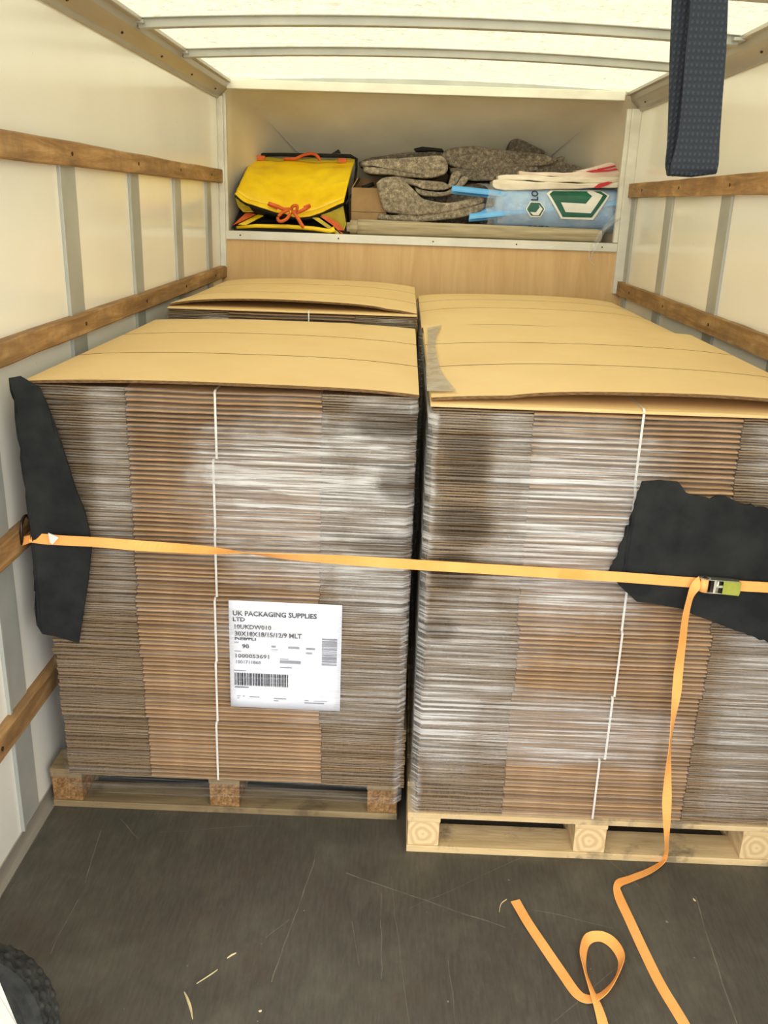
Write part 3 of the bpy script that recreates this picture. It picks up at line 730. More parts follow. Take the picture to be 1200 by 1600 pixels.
# ================================================================ orange ratchet strap
st = tag(empty('ratchet_strap', (-.96, 2.12, .84)), 'orange ratchet strap stretched across both front stacks, tail trailing on the floor', 'strap')
OFF = A((.96, -2.12, -.84))     # children are modelled in world coordinates
def stp(mb, name, mat, parent=st, smooth=False, bevel=0):
    o = mb.build(name, mat, parent, smooth, bevel); 
    if parent is st: o.location = OFF
    return o
keys = []
def ypl(px): return lerp(2.112, 2.012, min(1, max(0, (px-60)/(600-60)))) if px < 640 else 2.008
for px, py, wpx, ang in ((46,841,10,25),(66,842,13,20),(100,844.5,17,5),(150,847,18,0),(210,852,17,18),(270,856,17,50),(330,860,17,72),(385,864,17,112),(440,869,17,140),(520,874,17,165),(600,879,18,178),(660,883,18,180),(760,889,18,180),(860,895,18,181),(960,901,18,180),(1040,907,18,180),(1094,911,18,180)):
    Y = ypl(px); p = at(px, py, Y); keys.append((p, A((0, math.sin(R(ang))*.026, math.cos(R(ang))*.026 if wpx > 12 else .016))))
stp(ribbon(MB(), keys), 'webbing', 'orange')
# loop round the rail and the hook
a = at(50, 841, 2.108)
loop = [(a, A((0,0,.020))), (A((-.955, 2.13, .842)), A((0,.01,.02))), (A((-.953, 2.16, .84)), A((0,.0,.022))), (A((-.956, 2.19, .838)), A((0,0,.024)))]
stp(ribbon(MB(), loop), 'webbing', 'orange')
hk = [A((-.952+.0*math.cos(t), 2.155+.030*math.cos(t), .868+.034*math.sin(t))) for t in [math.pi*k/10 for k in range(11)]]
hk = [A((-.952, 2.125, .835))]+hk[::-1]+[A((-.952, 2.185, .84))]
stp(MB().tube(hk, .0045, 8), 'hook', 'darksteel', smooth=True)
mb = MB(); q = [at(75,833,2.095), at(92,840,2.095), at(82,851,2.095), at(78,848,2.095)]
stp(mb.prism(q, (0,0,0), (0,.003,0)), 'white_tag', 'white_paint')['label'] = 'small white folded tag'
# right of the ratchet
keys = [(at(px, py, 2.006), A((0,0,.026))) for px, py in ((1140,914),(1165,916),(1185,917),(1204,918))]
e0 = keys[-1][0]; keys += [(A((1.02,2.010,e0.z-.001)), A((0,0,.026))), (A((1.046,2.04,e0.z)), A((0,0,.026))), (A((1.09,2.10,e0.z+.01)), A((0,0,.026))), (A((1.126,2.16,e0.z+.03)), A((0,0,.026)))]
stp(ribbon(MB(), keys, .003), 'webbing', 'orange')
# ratchet: two side plates, spool with wound webbing, cross bars, handle
rz = at(1120, 914, 2.0); tx = at(1090, 911, 2.0); ex = at(1153, 917, 2.0)
rat = empty('ratchet'); rat.parent = st; rat.location = OFF
def rr_pt(u, dz=0, y=1.996): p = tx.lerp(ex, u); return A((p.x, y, p.z+dz))
for dz in (.0165, -.0165):
    poly = [rr_pt(0, dz, 2.006), rr_pt(0.02, dz, 1.992), rr_pt(.15, dz, 1.984), rr_pt(.55, dz, 1.986), rr_pt(.98, dz, 1.990), rr_pt(1.0, dz, 2.003), rr_pt(.5, dz, 2.006)]
    MB().prism(poly, (0,0,-.0008), (0,0,.0008)).build('side_plate', 'zinc', rat)
for u, r_ in ((.46, .0032), (.72, .0025)): MB().tube([rr_pt(u,-.017,1.990), rr_pt(u,.017,1.990)], r_, 10).build('cross_bar', 'zinc', rat, smooth=True)
MB().tube([rr_pt(.13,-.0155,1.990), rr_pt(.13,.0155,1.990)], .0092, 18).build('webbing_coil', 'orange', rat, smooth=True)
MB().tube([rr_pt(.13,-.021,1.990), rr_pt(.13,.021,1.990)], .004, 12).build('spool', 'darksteel', rat, smooth=True)
MB().prism([rr_pt(.58,-.017,1.984), rr_pt(1.0,-.018,1.986), rr_pt(1.02,-.010,1.986), rr_pt(1.02,.016,1.986), rr_pt(.58,.016,1.984)], (0,0,0), (0,.004,0)).build('handle', 'brass', rat, bevel=.001)['label'] = 'yellow green handle plate'
mb = MB().box(rr_pt(.3).x, rr_pt(.56).x, 1.993, 1.999, rr_pt(.4).z-.015, rr_pt(.4).z+.015); mb.build('pawl_plate', 'darksteel', rat)
mb = MB().box(rr_pt(.38).x, rr_pt(.60).x, 1.988, 1.991, rr_pt(.4).z-.003, rr_pt(.4).z+.003).box(rr_pt(.36).x, rr_pt(.42).x, 1.987, 1.991, rr_pt(.4).z-.016, rr_pt(.4).z+.016); mb.build('pawl_bar', 'zinc', rat)
mb = MB()
for k in range(12):
    t = k/12*2*math.pi; c = rr_pt(.14, .0185, 1.990); mb.prism([c, c+A((.011*math.cos(t), .011*math.sin(t), 0)), c+A((.009*math.cos(t+.4), .009*math.sin(t+.4), 0))], (0,0,-.001), (0,0,.001))
mb.build('ratchet_gear', 'zinc', rat)
# hanging tail and floor run
V = Vector
k2 = []
def dirpx(px, py, Y, ax, ay, wd=.026):      # width vector along a direction seen in the face of the stack
    return (at(px+ax, py+ay, Y)-at(px, py, Y)).normalized()*wd
for px, py, ax, ay, Y, sq in ((1094,908,.3,1,1.992,1),(1086,917,.8,.7,1.988,1),(1078,935,1,.35,1.988,.8),(1071,965,1,.2,1.992,.8),(1066,1005,1,.15,1.992,.85),(1060,1050,1,.1,1.992,.95),(1057,1085,1,.1,1.990,.95),(1051,1130,1,.1,1.988,.6),(1047,1165,1,.1,1.986,.45),(1044,1205,1,.05,1.984,.75),(1042,1250,1,.05,1.980,.98),(1042,1285,1,.0,1.976,.85),(1042,1315,.9,.1,1.970,.62)):
    wd = dirpx(px, py, Y, ax, ay, .026*sq); wd.y += .026*math.sqrt(max(0, 1-sq*sq)); k2.append((at(px, py, Y), wd))
def fl(px, py, z=.002): return atz(px, py, z)
def fdir(px, py, ax, ay, wd=.026, tilt=0):
    d = (fl(px+ax, py+ay)-fl(px, py)).normalized()*wd*math.cos(R(tilt)); d.z = wd*math.sin(R(tilt)); return d
k2 += [(fl(1038,1342,.016), fdir(1038,1342,.6,.8,.026,35)), (fl(1018,1359,.007), fdir(1018,1359,.35,1,.026,12)), (fl(985,1373,.004), fdir(985,1373,.3,1,.026,4)), (fl(966,1381,.006), fdir(966,1381,.8,.9,.024)), (fl(966,1398,.003), fdir(966,1398,1,-.15,.024)),
       (fl(984,1438), fdir(984,1438,1,-.2,.026)), (fl(1008,1490), fdir(1008,1490,1,-.2)), (fl(1033,1540), fdir(1033,1540,1,-.2)), (fl(1070,1602), fdir(1070,1602,1,-.2)), (fl(1092,1650), fdir(1092,1650,1,-.1)),
       (fl(1090,1700), fdir(1090,1700,1,.4)), (fl(1050,1735), fdir(1050,1735,.3,1)), (fl(1000,1730), fdir(1000,1730,-.4,1)), (fl(965,1690), fdir(965,1690,-1,.2)), (fl(950,1640,.003), fdir(950,1640,-1,0)), (fl(942,1600,.005), fdir(942,1600,-1,.15,.024)),
       (fl(934,1572,.008), fdir(934,1572,-1,.3,.022,15)), (fl(924,1545,.012), fdir(924,1545,-1,.3,.024,45)), (fl(914,1515,.013), fdir(914,1515,-1,.1,.026,62)), (fl(911,1490,.012), fdir(911,1490,-1,-.2,.026,50)),
       (fl(918,1468,.010), fdir(918,1468,-.7,-.9,.026,35)), (fl(938,1463,.009), fdir(938,1463,.1,-1,.026,25)), (fl(958,1474,.010), fdir(958,1474,.8,-.8,.026,35)), (fl(971,1497,.013), fdir(971,1497,1,-.1,.026,60)),
       (fl(964,1524,.013), fdir(964,1524,1,.4,.026,68)), (fl(944,1551,.009), fdir(944,1551,.7,.8,.026,40)), (fl(922,1561,.004), fdir(922,1561,.1,1,.026,8)), (fl(902,1553,.003), fdir(902,1553,-.7,.8)),
       (fl(878,1520), fdir(878,1520,-1,.55)), (fl(850,1479), fdir(850,1479,-1,.5)), (fl(824,1440,.006), fdir(824,1440,-1,.5)), (fl(805,1407,.002), fdir(805,1407,-1,.25))]
stp(ribbon(MB(), k2, .0014, 7), 'strap_tail', 'orange')

# ================================================================ black pull strap from the roof
ps = tag(empty('pull_strap', (.22, .83, 2.2)), 'black woven pull strap hanging from the roof, close to the viewer', 'strap')
def psb(mb, n_): o = mb.build(n_, 'black_web', ps); o.location = (-.22, -.83, -2.2); return o
W_ = .047
def pk(px, py, Y): return at(px, py, Y)
top = A((.208, .812, 2.225))
keysf = [(top, A((.046,0,0)))]
for py, l, r_ in ((-160,1080,1141),(0,1078,1137),(80,1071,1134),(160,1065,1128),(220,1058,1124),(258,1048,1122)):
    a, b = at(l, py, .80), at(r_, py, .80); keysf.append(((a+b)/2, b-a))
a, b = at(1047, 271, .802), at(1116, 268, .802); keysf.append(((a+b)/2, b-a))
psb(ribbon(MB(), keysf, .0022), 'webbing')
keysb = [(top+A((-.006,.008,0)), A((.044,0,.0)))]
for py, l, r_ in ((-160,1052,1120),(0,1050,1118),(80,1047,1110),(160,1045,1106),(220,1043,1100),(262,1040,1096)):
    a, b = at(l, py, .812), at(r_, py, .812); keysb.append(((a+b)/2, b-a))
a, b = at(1050, 274, .806), at(1100, 270, .806); keysb.append(((a+b)/2, b-a))
psb(ribbon(MB(), keysb, .0022), 'webbing')
a, b = at(1043, 266, .806), at(1119, 264, .806)
psb(MB().tube([a, (a+b)/2, b], [.0045, .006, .004], 8), 'folded_end')
MB().box(-.03, .03, -.012, .012, -.002, .03).build('fixing_plate', 'galv', ps, loc=(.015, -.015, .0))

# ================================================================ shelf contents
def rslab(mb, px, Y, depth, r=.012, seed=0, wob=.004, skew=(0,0)):
    """outline given as seen from the opening at depth Y; rounded front, real depth behind it"""
    P2 = spline([(x, y, 0) for x, y in px]+[(px[0][0], px[0][1], 0)], 4)[:-1]
    W = [at(p.x, p.y, Y) for p in P2]; c = sum(W, A((0,0,0)))/len(W); n = len(W)
    def inset(k):
        out = []
        for i in range(n):
            t = (W[(i+1) % n]-W[i-1]); nn = A((-t.z, 0, t.x)).normalized()
            out.append(nn)
        area = sum(W[i].x*W[(i+1) % n].z-W[(i+1) % n].x*W[i].z for i in range(n)); s = 1 if area > 0 else -1
        return [W[i]+out[i]*s*k for i in range(n)]
    rings = [(r, 0), (r*.45, r*.12), (r*.12, r*.45), (0, r)] + [(0, lerp(r, depth, k/5)) for k in range(1, 6)]
    vs = []
    for ins, dy in rings:
        for i, p in enumerate(inset(ins)):
            q = A((p.x, Y+dy, p.z)); f = dy/depth
            q += A((skew[0]*f, 0, skew[1]*f))
            w_ = noise.noise_vector(A((q.x*9+seed, q.y*9, q.z*9)))*wob; vs.append(q+A((w_.x*.3, w_.y, w_.z)))
    fs = [tuple(range(n))[::-1]]
    m_ = len(rings)
    for j in range(m_-1):
        for i in range(n): fs.append((j*n+i, j*n+(i+1) % n, (j+1)*n+(i+1) % n, (j+1)*n+i))
    fs.append(tuple((m_-1)*n+i for i in range(n)))
    return mb.add(vs, fs)
def blanket(layers, Y, depth, mat, label, seed, r=.012, group=None):
    mb = MB()
    for i, px in enumerate(layers): rslab(mb, px, Y+i*.006, depth, r, seed+i, .005)
    o = mb.build('folded_blanket', mat, smooth=True)
    for p in o.data.polygons:
        if len(p.vertices) > 4: p.use_smooth = False
    return tag(o, label, 'blanket', group)
blanket([[(588,286),(600,278),(625,278),(648,298),(664,312),(700,317),(735,310),(752,307),(757,313),(748,320),(720,327),(690,334),(650,337),(620,334),(603,331),(595,318)],
         [(592,334),(620,337),(650,339),(690,336),(720,329),(752,318),(759,321),(752,331),(730,338),(700,343),(650,347),(604,345),(590,341)]], 5.06, .38, 'felt', 'grey felt blanket folded at the front, between the small box and the blue tubes', 1)
blanket([[(566,252),(600,248),(640,246),(682,242),(696,249),(700,266),(690,275),(668,278),(663,271),(676,264),(682,260),(679,256),(660,259),(640,259),(600,259),(568,259)],
         [(567,261),(600,261),(648,262),(664,263),(661,270),(668,279),(640,277),(610,273),(572,271)]], 5.10, .34, 'felt', 'grey felt blanket with a rolled right end, on the pile beside the yellow bag', 11, .010)
blanket([[(618,274),(650,281),(690,284),(700,288),(705,272),(712,266),(720,270),(712,288),(695,297),(665,297),(648,291),(622,283)],
         [(648,293),(668,299),(694,300),(710,291),(722,276),(732,280),(718,297),(698,306),(668,308),(652,302)]], 5.12, .32, 'felt', 'grey felt blanket folded in the middle of the pile, under the rolled one', 21, .008)
blanket([[(690,243),(700,233),(730,228),(770,231),(800,236),(840,240),(872,248),(862,256),(835,260),(800,264),(770,266),(757,262),(752,266),(725,265),(700,258)],
         [(702,262),(725,268),(755,269),(768,267),(800,266),(842,262),(822,272),(790,280),(760,283),(730,281),(706,272)]], 5.16, .34, 'felt_dark', 'darker grey felt blanket slumped on top of the pile', 31, .012)
blanket([[(755,288),(800,275),(840,259),(880,244),(882,254),(902,258),(908,266),(870,276),(820,288),(775,298)],
         [(700,300),(730,288),(765,286),(790,292),(790,318),(745,322),(700,322)]], 5.2, .32, 'felt_dark', 'thin grey blanket sticking out behind the white sacks', 41, .008)
blanket([[(560,254),(580,246),(610,241),(650,238),(694,236),(698,246),(640,250),(600,254),(566,262)]], 5.42, .3, 'felt_dark', 'grey blanket lying furthest back, behind the pile on the left', 51, .008)
blanket([[(794,232),(800,219),(812,217),(832,226),(852,238),(838,246),(800,246)]], 5.44, .2, 'felt_dark', 'dark scrap of blanket poking up at the top of the pile', 61, .008)
o = MB().prism([at(x, y, 5.40) for x, y in ((647,232),(660,229),(690,232),(694,236),(672,235),(650,236))], (0,0,0), (0,.12,0)).build('webbing_scrap', 'black_fab')
tag(o, 'black strap end lying on the back of the blanket pile', 'strap')
# pile core: blankets below, lying on the shelf
blanket([[(598,348),(598,300),(640,296),(700,296),(760,292),(776,300),(776,345),(730,350),(650,350)]], 5.24, .34, 'felt_dark', 'dark grey blanket at the bottom of the pile, behind the blue tubes', 71, .012)

# beige canvas roll along the shelf edge
rl = tag(empty('canvas_roll', (-.28, 5.0, 1.55)), 'rolled beige canvas sheet lying along the shelf edge', 'canvas roll')
def rb(mb, n_, mat='canvas'): o = mb.build(n_, mat, rl, smooth=True); o.location = (.28, -5.0, -1.55); return o
a = A((-.262, 5.012, ZS+.041)); b = A((1.03, 5.020, ZS+.036))
mb = MB(); n = 40; pts = [a.lerp(b, i/n) for i in range(n+1)]
mb.tube([p+A((0,0,.0012*noise.noise(A((p.x*9,0,0))))) for p in pts], [lerp(.039,.033,i/n)*(1+.02*noise.noise(A((i*.4,1,0)))) for i in range(n+1)], 28)
rb(mb, 'outer_roll')
rb(MB().tube([a+A((-.040,0,.001)), a+A((.02,0,0))], .033, 24), 'inner_roll'); rb(MB().tube([a+A((-.058,0,-.002)), a+A((.02,0,0))], .024, 20), 'inner_roll')

# small open cardboard box
bx = tag(empty('small_cardboard_box', (-.25, 5.1, ZS)), 'small open cardboard box between the yellow bag and the blankets', 'box')
x0 = at(549,320,5.1).x; x1 = at(604,320,5.1).x; z1 = at(575,294,5.1).z; cxx, czz = (x0+x1)/2, 0
mb = MB(); hw = (x1-x0)/2; H = z1-ZS; th = .004
mb.box(-hw,hw,0,th,0,H).box(-hw,hw,.26,.26+th,0,H).box(-hw,-hw+th,th,.26,0,H).box(hw-th,hw,th,.26,0,H).box(-hw,hw,th,.26,.0,.004)
bx.location = (cxx, 5.1, ZS+.001); mb.build('carton', 'boxcard', bx)
MB().prism([A((-hw,0.01,H)), A((-hw+.03,.02,H+.05)), A((-hw+.034,.02,H+.05)), A((-hw+.005,.01,H))], (0,0,0), (0,.22,0)).build('flap', 'boxcard', bx)
MB().prism([A((-hw+.01,.26,H)), A((hw-.01,.26,H)), A((hw-.02,.29,H+.055)), A((-hw+.02,.29,H+.055))], (0,0,0), (0,.004,0)).build('flap', 'boxcard', bx)
MB().box(-hw,hw,-.0008,0,H*.48,H*.49).build('seam', 'black_fab', bx)
q = at(575, 291, 5.2)
o = MB().tube([A((q.x-.03,5.18,q.z-.01)), A((q.x+.03,5.2,q.z+.012))], .012, 10).build('bottle', 'black_fab', smooth=True); tag(o, 'dark bottle neck showing inside the small cardboard box', 'bottle')

# yellow folded bag
yb = tag(empty('yellow_bag', (-.65, 5.1, ZS)), 'yellow heavy duty bag folded flat, with orange tie cords', 'bag')
def yp(mb, n_, mat, smooth=False, lab_=None, sol=0):
    o = mb.build(n_, mat, yb, smooth); o.location = (.65, -5.1, -ZS)
    if sol: s_ = o.modifiers.new('s', 'SOLIDIFY'); s_.thickness = sol; s_.offset = 0
    if lab_: o['label'] = lab_
    return o
topE = [at(396,246,5.36), at(440,247,5.36), at(480,248,5.36), at(520,249,5.36), at(555,249,5.36)]
botE = [at(367,304,5.02), at(394,320,5.015), at(468,339,5.01), at(505,330,5.015), at(537,316,5.02)]
def gridpanel(mb, A_, B_, nn=18, bulge=.016, crk=.009, seed=0, t0=0, t1=1):
    ta = spline(A_, 6); tb = spline(B_, 6); m_ = len(ta); vs = []
    for j in range(nn+1):
        t = lerp(t0, t1, j/nn)
        for i in range(m_):
            p = ta[i].lerp(tb[i], t); s = i/(m_-1)
            p = p+A((0,-.3,1))*bulge*math.sin(math.pi*min(1,t*1.0))*(.6+.4*math.sin(math.pi*s))+A((0,-.3,1))*crk*noise.noise(A((p.x*16+seed, p.y*10, t*9)))
            vs.append(p)
    return mb.add(vs, [(j*m_+i, j*m_+i+1, (j+1)*m_+i+1, (j+1)*m_+i) for j in range(nn) for i in range(m_-1)])
yp(gridpanel(MB(), topE, botE, t0=.07, t1=.93), 'top_panel', 'yellow', True, sol=.004)
yp(gridpanel(MB(), topE, botE, 4, t0=.0, t1=.07), 'hem', 'yellow_hem', True, sol=.005)
yp(gridpanel(MB(), topE, botE, 4, t0=.93, t1=1.0), 'hem', 'yellow', True, 'bright yellow front hem', sol=.006)
up_ = A((0,0,.0))
# black trim behind the panel
mb = MB().tube([at(394,262,5.34), at(394,248,5.36), at(401,242,5.37), at(440,241.5,5.37), at(500,243,5.37), at(548,244,5.37), at(557,249,5.36), at(557,262,5.34), at(552,300,5.2), at(541,318,5.06)], [.010,.010,.010,.010,.011,.010,.009,.007,.006,.005], 8)
yp(mb, 'black_binding', 'black_fab', True)
mb = MB().prism([at(x,y,5.37) for x,y in ((518,240),(529,233),(533,240))], (0,0,0), (0,.01,0)); yp(mb, 'black_tab', 'black_fab')
# dark underside: wedge between the panel edge and the base
bt = [at(367,306,5.024), at(394,322,5.02), at(468,341,5.016), at(505,332,5.02), at(537,318,5.024)]
mb = MB(); vs = []
for p in spline(bt, 4): vs.append(p)
low = spline([at(375,330,5.12), at(400,336,5.12), at(462,348,5.14), at(505,342,5.12), at(532,334,5.12)], 4)
m_ = len(vs); vs += low; mb.add(vs, [(i, i+1, m_+i+1, m_+i) for i in range(m_-1)]); yp(mb, 'lining', 'black_fab', True, sol=.004)
mb = MB(); a_ = spline([at(362,356,5.05), at(450,352,5.2), at(545,362,5.05)], 6); b_ = spline([at(375,328,5.14), at(455,335,5.3), at(540,330,5.14)], 6); m_ = len(a_)
mb.add(a_+b_, [(i, i+1, m_+i+1, m_+i) for i in range(m_-1)]); yp(mb, 'lining', 'black_fab', sol=.004)
# base slab, body mass behind
mb = MB(); x0, x1 = at(366,352,5.05).x, at(545,352,5.05).x
mb.prism([A((x0,0,ZS+.001)), A((x1,0,ZS+.001)), A((x1-.01,0,ZS+.02)), A((x0+.01,0,ZS+.02))], (0,5.03,0), (0,5.40,0)); yp(mb, 'base', 'black_fab')
mb = MB(); q1, q2 = at(400,262,5.37), at(552,262,5.37)
mb.prism([A((q1.x+.02,0,ZS+.02)), A((q2.x-.02,0,ZS+.02)), A((q2.x-.03,0,q2.z-.05)), A((q1.x+.03,0,q1.z-.05))], (0,5.28,0), (0,5.40,0)); yp(mb, 'back_panel', 'black_fab')
# yellow lip along the opening
mb = MB().tube([at(370,355.5,5.03), at(400,353,5.02), at(450,354,5.02), at(490,357,5.02), at(515,361,5.02), at(523,358,5.022)], [.008,.010,.011,.011,.011,.016], 8); yp(mb, 'front_lip', 'yellow', True)
# gussets
def tri(pts, mat, n_, lab_=None): yp(MB().add([at(*p) for p in pts], [tuple(range(len(pts)))]), n_, mat, lab_=lab_, sol=.004)
tri([(367,308,5.03),(372,322,5.05),(380,331,5.07),(412,331,5.10),(394,323,5.04)], 'yellow_hem', 'gusset')
tri([(372,351,5.04),(384,352,5.05),(420,333,5.12),(410,332,5.12)], 'yellow', 'gusset')
tri([(364,352,5.045),(374,348,5.05),(405,333,5.12),(384,333,5.10)], 'orange_tape', 'gusset', 'orange edged gusset')
tri([(500,335,5.04),(536,320,5.045),(541,350,5.06),(536,364,5.05),(520,350,5.06)], 'yellow_hem', 'gusset')
tri([(500,338,5.03),(510,338,5.035),(528,348,5.04),(540,362,5.035),(534,366,5.03),(520,352,5.035)], 'orange_tape', 'gusset', 'orange edged gusset')
tri([(487,340,5.032),(498,340,5.034),(528,362,5.03),(532,367,5.028),(526,366,5.028)], 'yellow_hem', 'gusset')
# orange cords: bow at the front, ties and tape patches on the back edge
def cord(pts, r=.006, n_='tie_cord', mat='orange_tape'):
    c = spline([at(*p) for p in pts], 5); yp(MB().tube(c, r, 8), n_, mat, True)
cord([(420,318,5.0),(432,322,4.995),(444,327,4.985),(452,327,4.98)], .010); cord([(484,322,5.0),(474,328,4.995),(464,332,4.985),(456,330,4.98)], .009)
cord([(452,328,4.975),(440,333,4.97),(434,341,4.97),(438,346,4.97),(448,342,4.97),(454,332,4.972)], .0085)
cord([(454,328,4.972),(458,322,4.97),(464,322,4.97),(463,329,4.97),(456,333,4.97)], .0085); cord([(458,331,4.968),(466,342,4.965),(472,352,4.965),(475,355,4.965)], .0095)
cord([(444,248,5.33),(460,248,5.32),(475,242,5.31),(488,240,5.31),(496,244,5.31),(500,250,5.32)], .008)
for px_, py_ in ((408,247),(535,251)):
    p = at(px_, py_, 5.33); yp(MB().box(p.x-.022, p.x+.022, p.y-.012, p.y+.01, p.z-.012, p.z+.012), 'tape_patch', 'orange_tape')
for a1, b1 in (((419,318),(434,325)),((475,325),(485,321))):
    p = at(a1[0], a1[1], 5.0); q = at(b1[0], b1[1], 4.998); yp(MB().tube([p, q], .0105, 4), 'tape_patch', 'orange_tape')

# blue foam channels
def channel(px, Y, label, ln=.5, r=.024, dz=0):
    a = at(px[0], px[1], Y); b = at(px[2], px[3], Y); d = (b-a).normalized(); b = a+d*ln
    pts = [a, b]; prof = []
    for k in range(13): t = R(-60+k*20-90+100); prof.append((math.cos(t)*r, math.sin(t)*r))
    for k in range(12, -1, -1): t = R(-60+k*20-90+100); prof.append((math.cos(t)*r*.72, math.sin(t)*r*.72))
    o = MB().sweep(pts, lambda i: [A((0, y, z)) for y, z in prof]).build('foam_tube', 'blue', smooth=False)
    return tag(o, label, 'foam tube', 'blue foam tubes sticking out of the clear bag')
channel((706,297,752,302), 5.05, 'pale blue split foam tube, uppermost of those sticking out of the bag', .9)
channel((733,341,776,337), 5.03, 'pale blue split foam tube, lower front one sticking out of the bag', .8)
channel((738,335,776,330), 5.09, 'pale blue split foam tube, lower rear one sticking out of the bag', .8, .022)

# clear bag with blue contents and printed marks
bz0, bz1 = at(870,364,5.03).z+.004, at(870,292,5.03).z; zc, hz = (bz0+bz1)/2, (bz1-bz0)/2
bx0, bx1 = at(768,330,5.03).x, at(972,330,5.03).x
def bagy(x, z):
    u = min(1, abs((z-zc-(x-.65)*.0)/(hz*1.02))); s = min(1, max(0, (x-bx0)/.08)); e = min(1, max(0, (bx1-x)/.05))
    return 5.13-.125*(1-u**3.2)**.5*(.55+.45*s**.5)*(.6+.4*e**.5)
bag = tag(empty('printed_bag', (.65, 5.1, ZS)), 'clear plastic bag of blue sheets printed with a green hexagon emblem', 'bag')
def bp(mb, n_, mat, smooth=True, sol=0): 
    o = mb.build(n_, mat, bag, smooth); o.location = (-.65, -5.1, -ZS)
    if sol: s_ = o.modifiers.new('s', 'SOLIDIFY'); s_.thickness = sol
    return o
mb = MB(); nx_, nz_ = 34, 14; vs = []
for i in range(nx_+1):
    x = lerp(bx0+.02, bx1, i/nx_)
    for j in range(2*nz_):
        t = j/(2*nz_)*2*math.pi; cz = math.copysign(abs(math.sin(t))**.6, math.sin(t)); z = zc+cz*hz*.97
        yv = bagy(x, z); yv = yv if math.cos(t) > 0 else 5.26-(yv-5.0)*.5
        yv += .004*noise.noise(A((x*14, z*22, 3)))+.003
        vs.append((x, yv+.006, z+.003*noise.noise(A((x*10, j*.2, 5)))))
m_ = 2*nz_
mb.add(vs, [(i*m_+j, i*m_+(j+1) % m_, (i+1)*m_+(j+1) % m_, (i+1)*m_+j) for i in range(nx_) for j in range(m_)]+[tuple(range(m_)), tuple(nx_*m_+j for j in range(m_))])
bp(mb, 'blue_sheets', 'bluebag')
# clear skin flaring open at the left end
mb = MB(); vs = []
for i in range(nx_+1):
    f = i/nx_; x = lerp(bx0-.055, bx1+.005, f); fl_ = max(0, 1-f/.16)
    for j in range(2*nz_):
        t = j/(2*nz_)*2*math.pi; cz = math.copysign(abs(math.sin(t))**.6, math.sin(t)); z = zc+cz*hz*(1.0+.05*fl_)-(.006*fl_ if cz < 0 else 0)
        yv = bagy(max(x, bx0+.03), zc+cz*hz*.97); yv = yv-.004 if math.cos(t) > 0 else 5.27-(yv-5.0)*.5
        xx = x+fl_*(.035*math.sin(t*2.3+.6)+.02*noise.noise(A((j*.6, 1, 2)))+(.06 if cz < 0 else 0)*0)
        vs.append((xx, yv-.012*fl_+.003*noise.noise(A((x*20, z*30, 7))), z))
mb.add(vs, [(i*m_+j, i*m_+(j+1) % m_, (i+1)*m_+(j+1) % m_, (i+1)*m_+j) for i in range(nx_) for j in range(m_)])
bp(mb, 'clear_skin', 'polybag')
def decal(px, mat, off, n_='printed_mark'):
    pts = [at(700+x/4, 230+y/4, 5.005) for x, y in px]
    bm = bmesh.new(); f = bm.faces.new([bm.verts.new((p.x, 0, p.z)) for p in pts]); bmesh.ops.triangulate(bm, faces=[f])
    xs = [p.x for p in pts]; zs = [p.z for p in pts]
    for k in range(1, 10):
        bmesh.ops.bisect_plane(bm, geom=bm.verts[:]+bm.edges[:]+bm.faces[:], plane_co=(lerp(min(xs), max(xs), k/10), 0, 0), plane_no=(1,0,0))
        bmesh.ops.bisect_plane(bm, geom=bm.verts[:]+bm.edges[:]+bm.faces[:], plane_co=(0, 0, lerp(min(zs), max(zs), k/10)), plane_no=(0,0,1))
    for v in bm.verts: v.co.y = bagy(v.co.x, v.co.z)-.008-off
    me = bpy.data.meshes.new(n_); bm.to_mesh(me); bm.free(); me.materials.append(M[mat]); o = obj_of(n_, me, bag, (-.65, -5.1, -ZS)); return o
decal([(618,290),(650,266),(965,268),(1012,302),(905,455),(705,447)], 'white_paint', 0)
decal([(636,293),(660,274),(965,276),(998,304),(897,440),(715,436)], 'green', .001)
decal([(705,345),(860,353),(902,306),(876,282),(880,268),(915,274),(970,300),(890,413),(733,405)], 'white_paint', .002)
decal([(485,388),(514,338),(577,342),(607,386),(577,438),(514,436)], 'white_paint', 0)
decal([(492,388),(517,345),(573,348),(600,386),(574,430),(518,428)], 'green', .001)
decal([(512,405),(548,407),(572,375),(565,358),(590,386),(566,425),(530,424)], 'white_paint', .002)
def bt_(s, x0, y0, x1, y1, mat='ink', **k):
    a = at(700+x0/4, 230+y1/4, 5.005); b = at(700+x1/4, 230+y0/4, 5.005)
    o = text_mesh(s, mat, bag, a.x, b.x, a.z, b.z, 0, fn=lambda x, z: bagy(x, z)-.010, **k); o.location = (-.65, -5.1, -ZS)
bt_('LO', 518, 270, 568, 332, rot=1)
bt_('JUMBO', 505, 494, 640, 520, clip=.35)
# torn clear tail hanging over the shelf edge
mb = MB(); sp1 = spline([at(968,318,4.99), at(958,338,4.97), at(945,352,4.945), at(934,366,4.93), at(925,388,4.935), at(921,408,4.94)], 5); n = len(sp1); vs = []
for i, p in enumerate(sp1):
    wv_ = lerp(.085, .012, min(1, i/n*1.15))
    for k in range(6): vs.append(p+A((wv_*(k/5), .012*math.sin(k*1.7+i*.5), -.006*math.cos(k*2+i*.4)+.02*k/5*(1-i/n))))
mb.add(vs, [(i*6+k, i*6+k+1, (i+1)*6+k+1, (i+1)*6+k) for i in range(n-1) for k in range(5)]); bp(mb, 'torn_tail', 'polybag')
bp(MB().tube(spline([at(925,380,4.94), at(920,395,4.94), at(922,408,4.94), at(929,414,4.94)], 4), .0012, 5), 'torn_tail', 'offwhite')

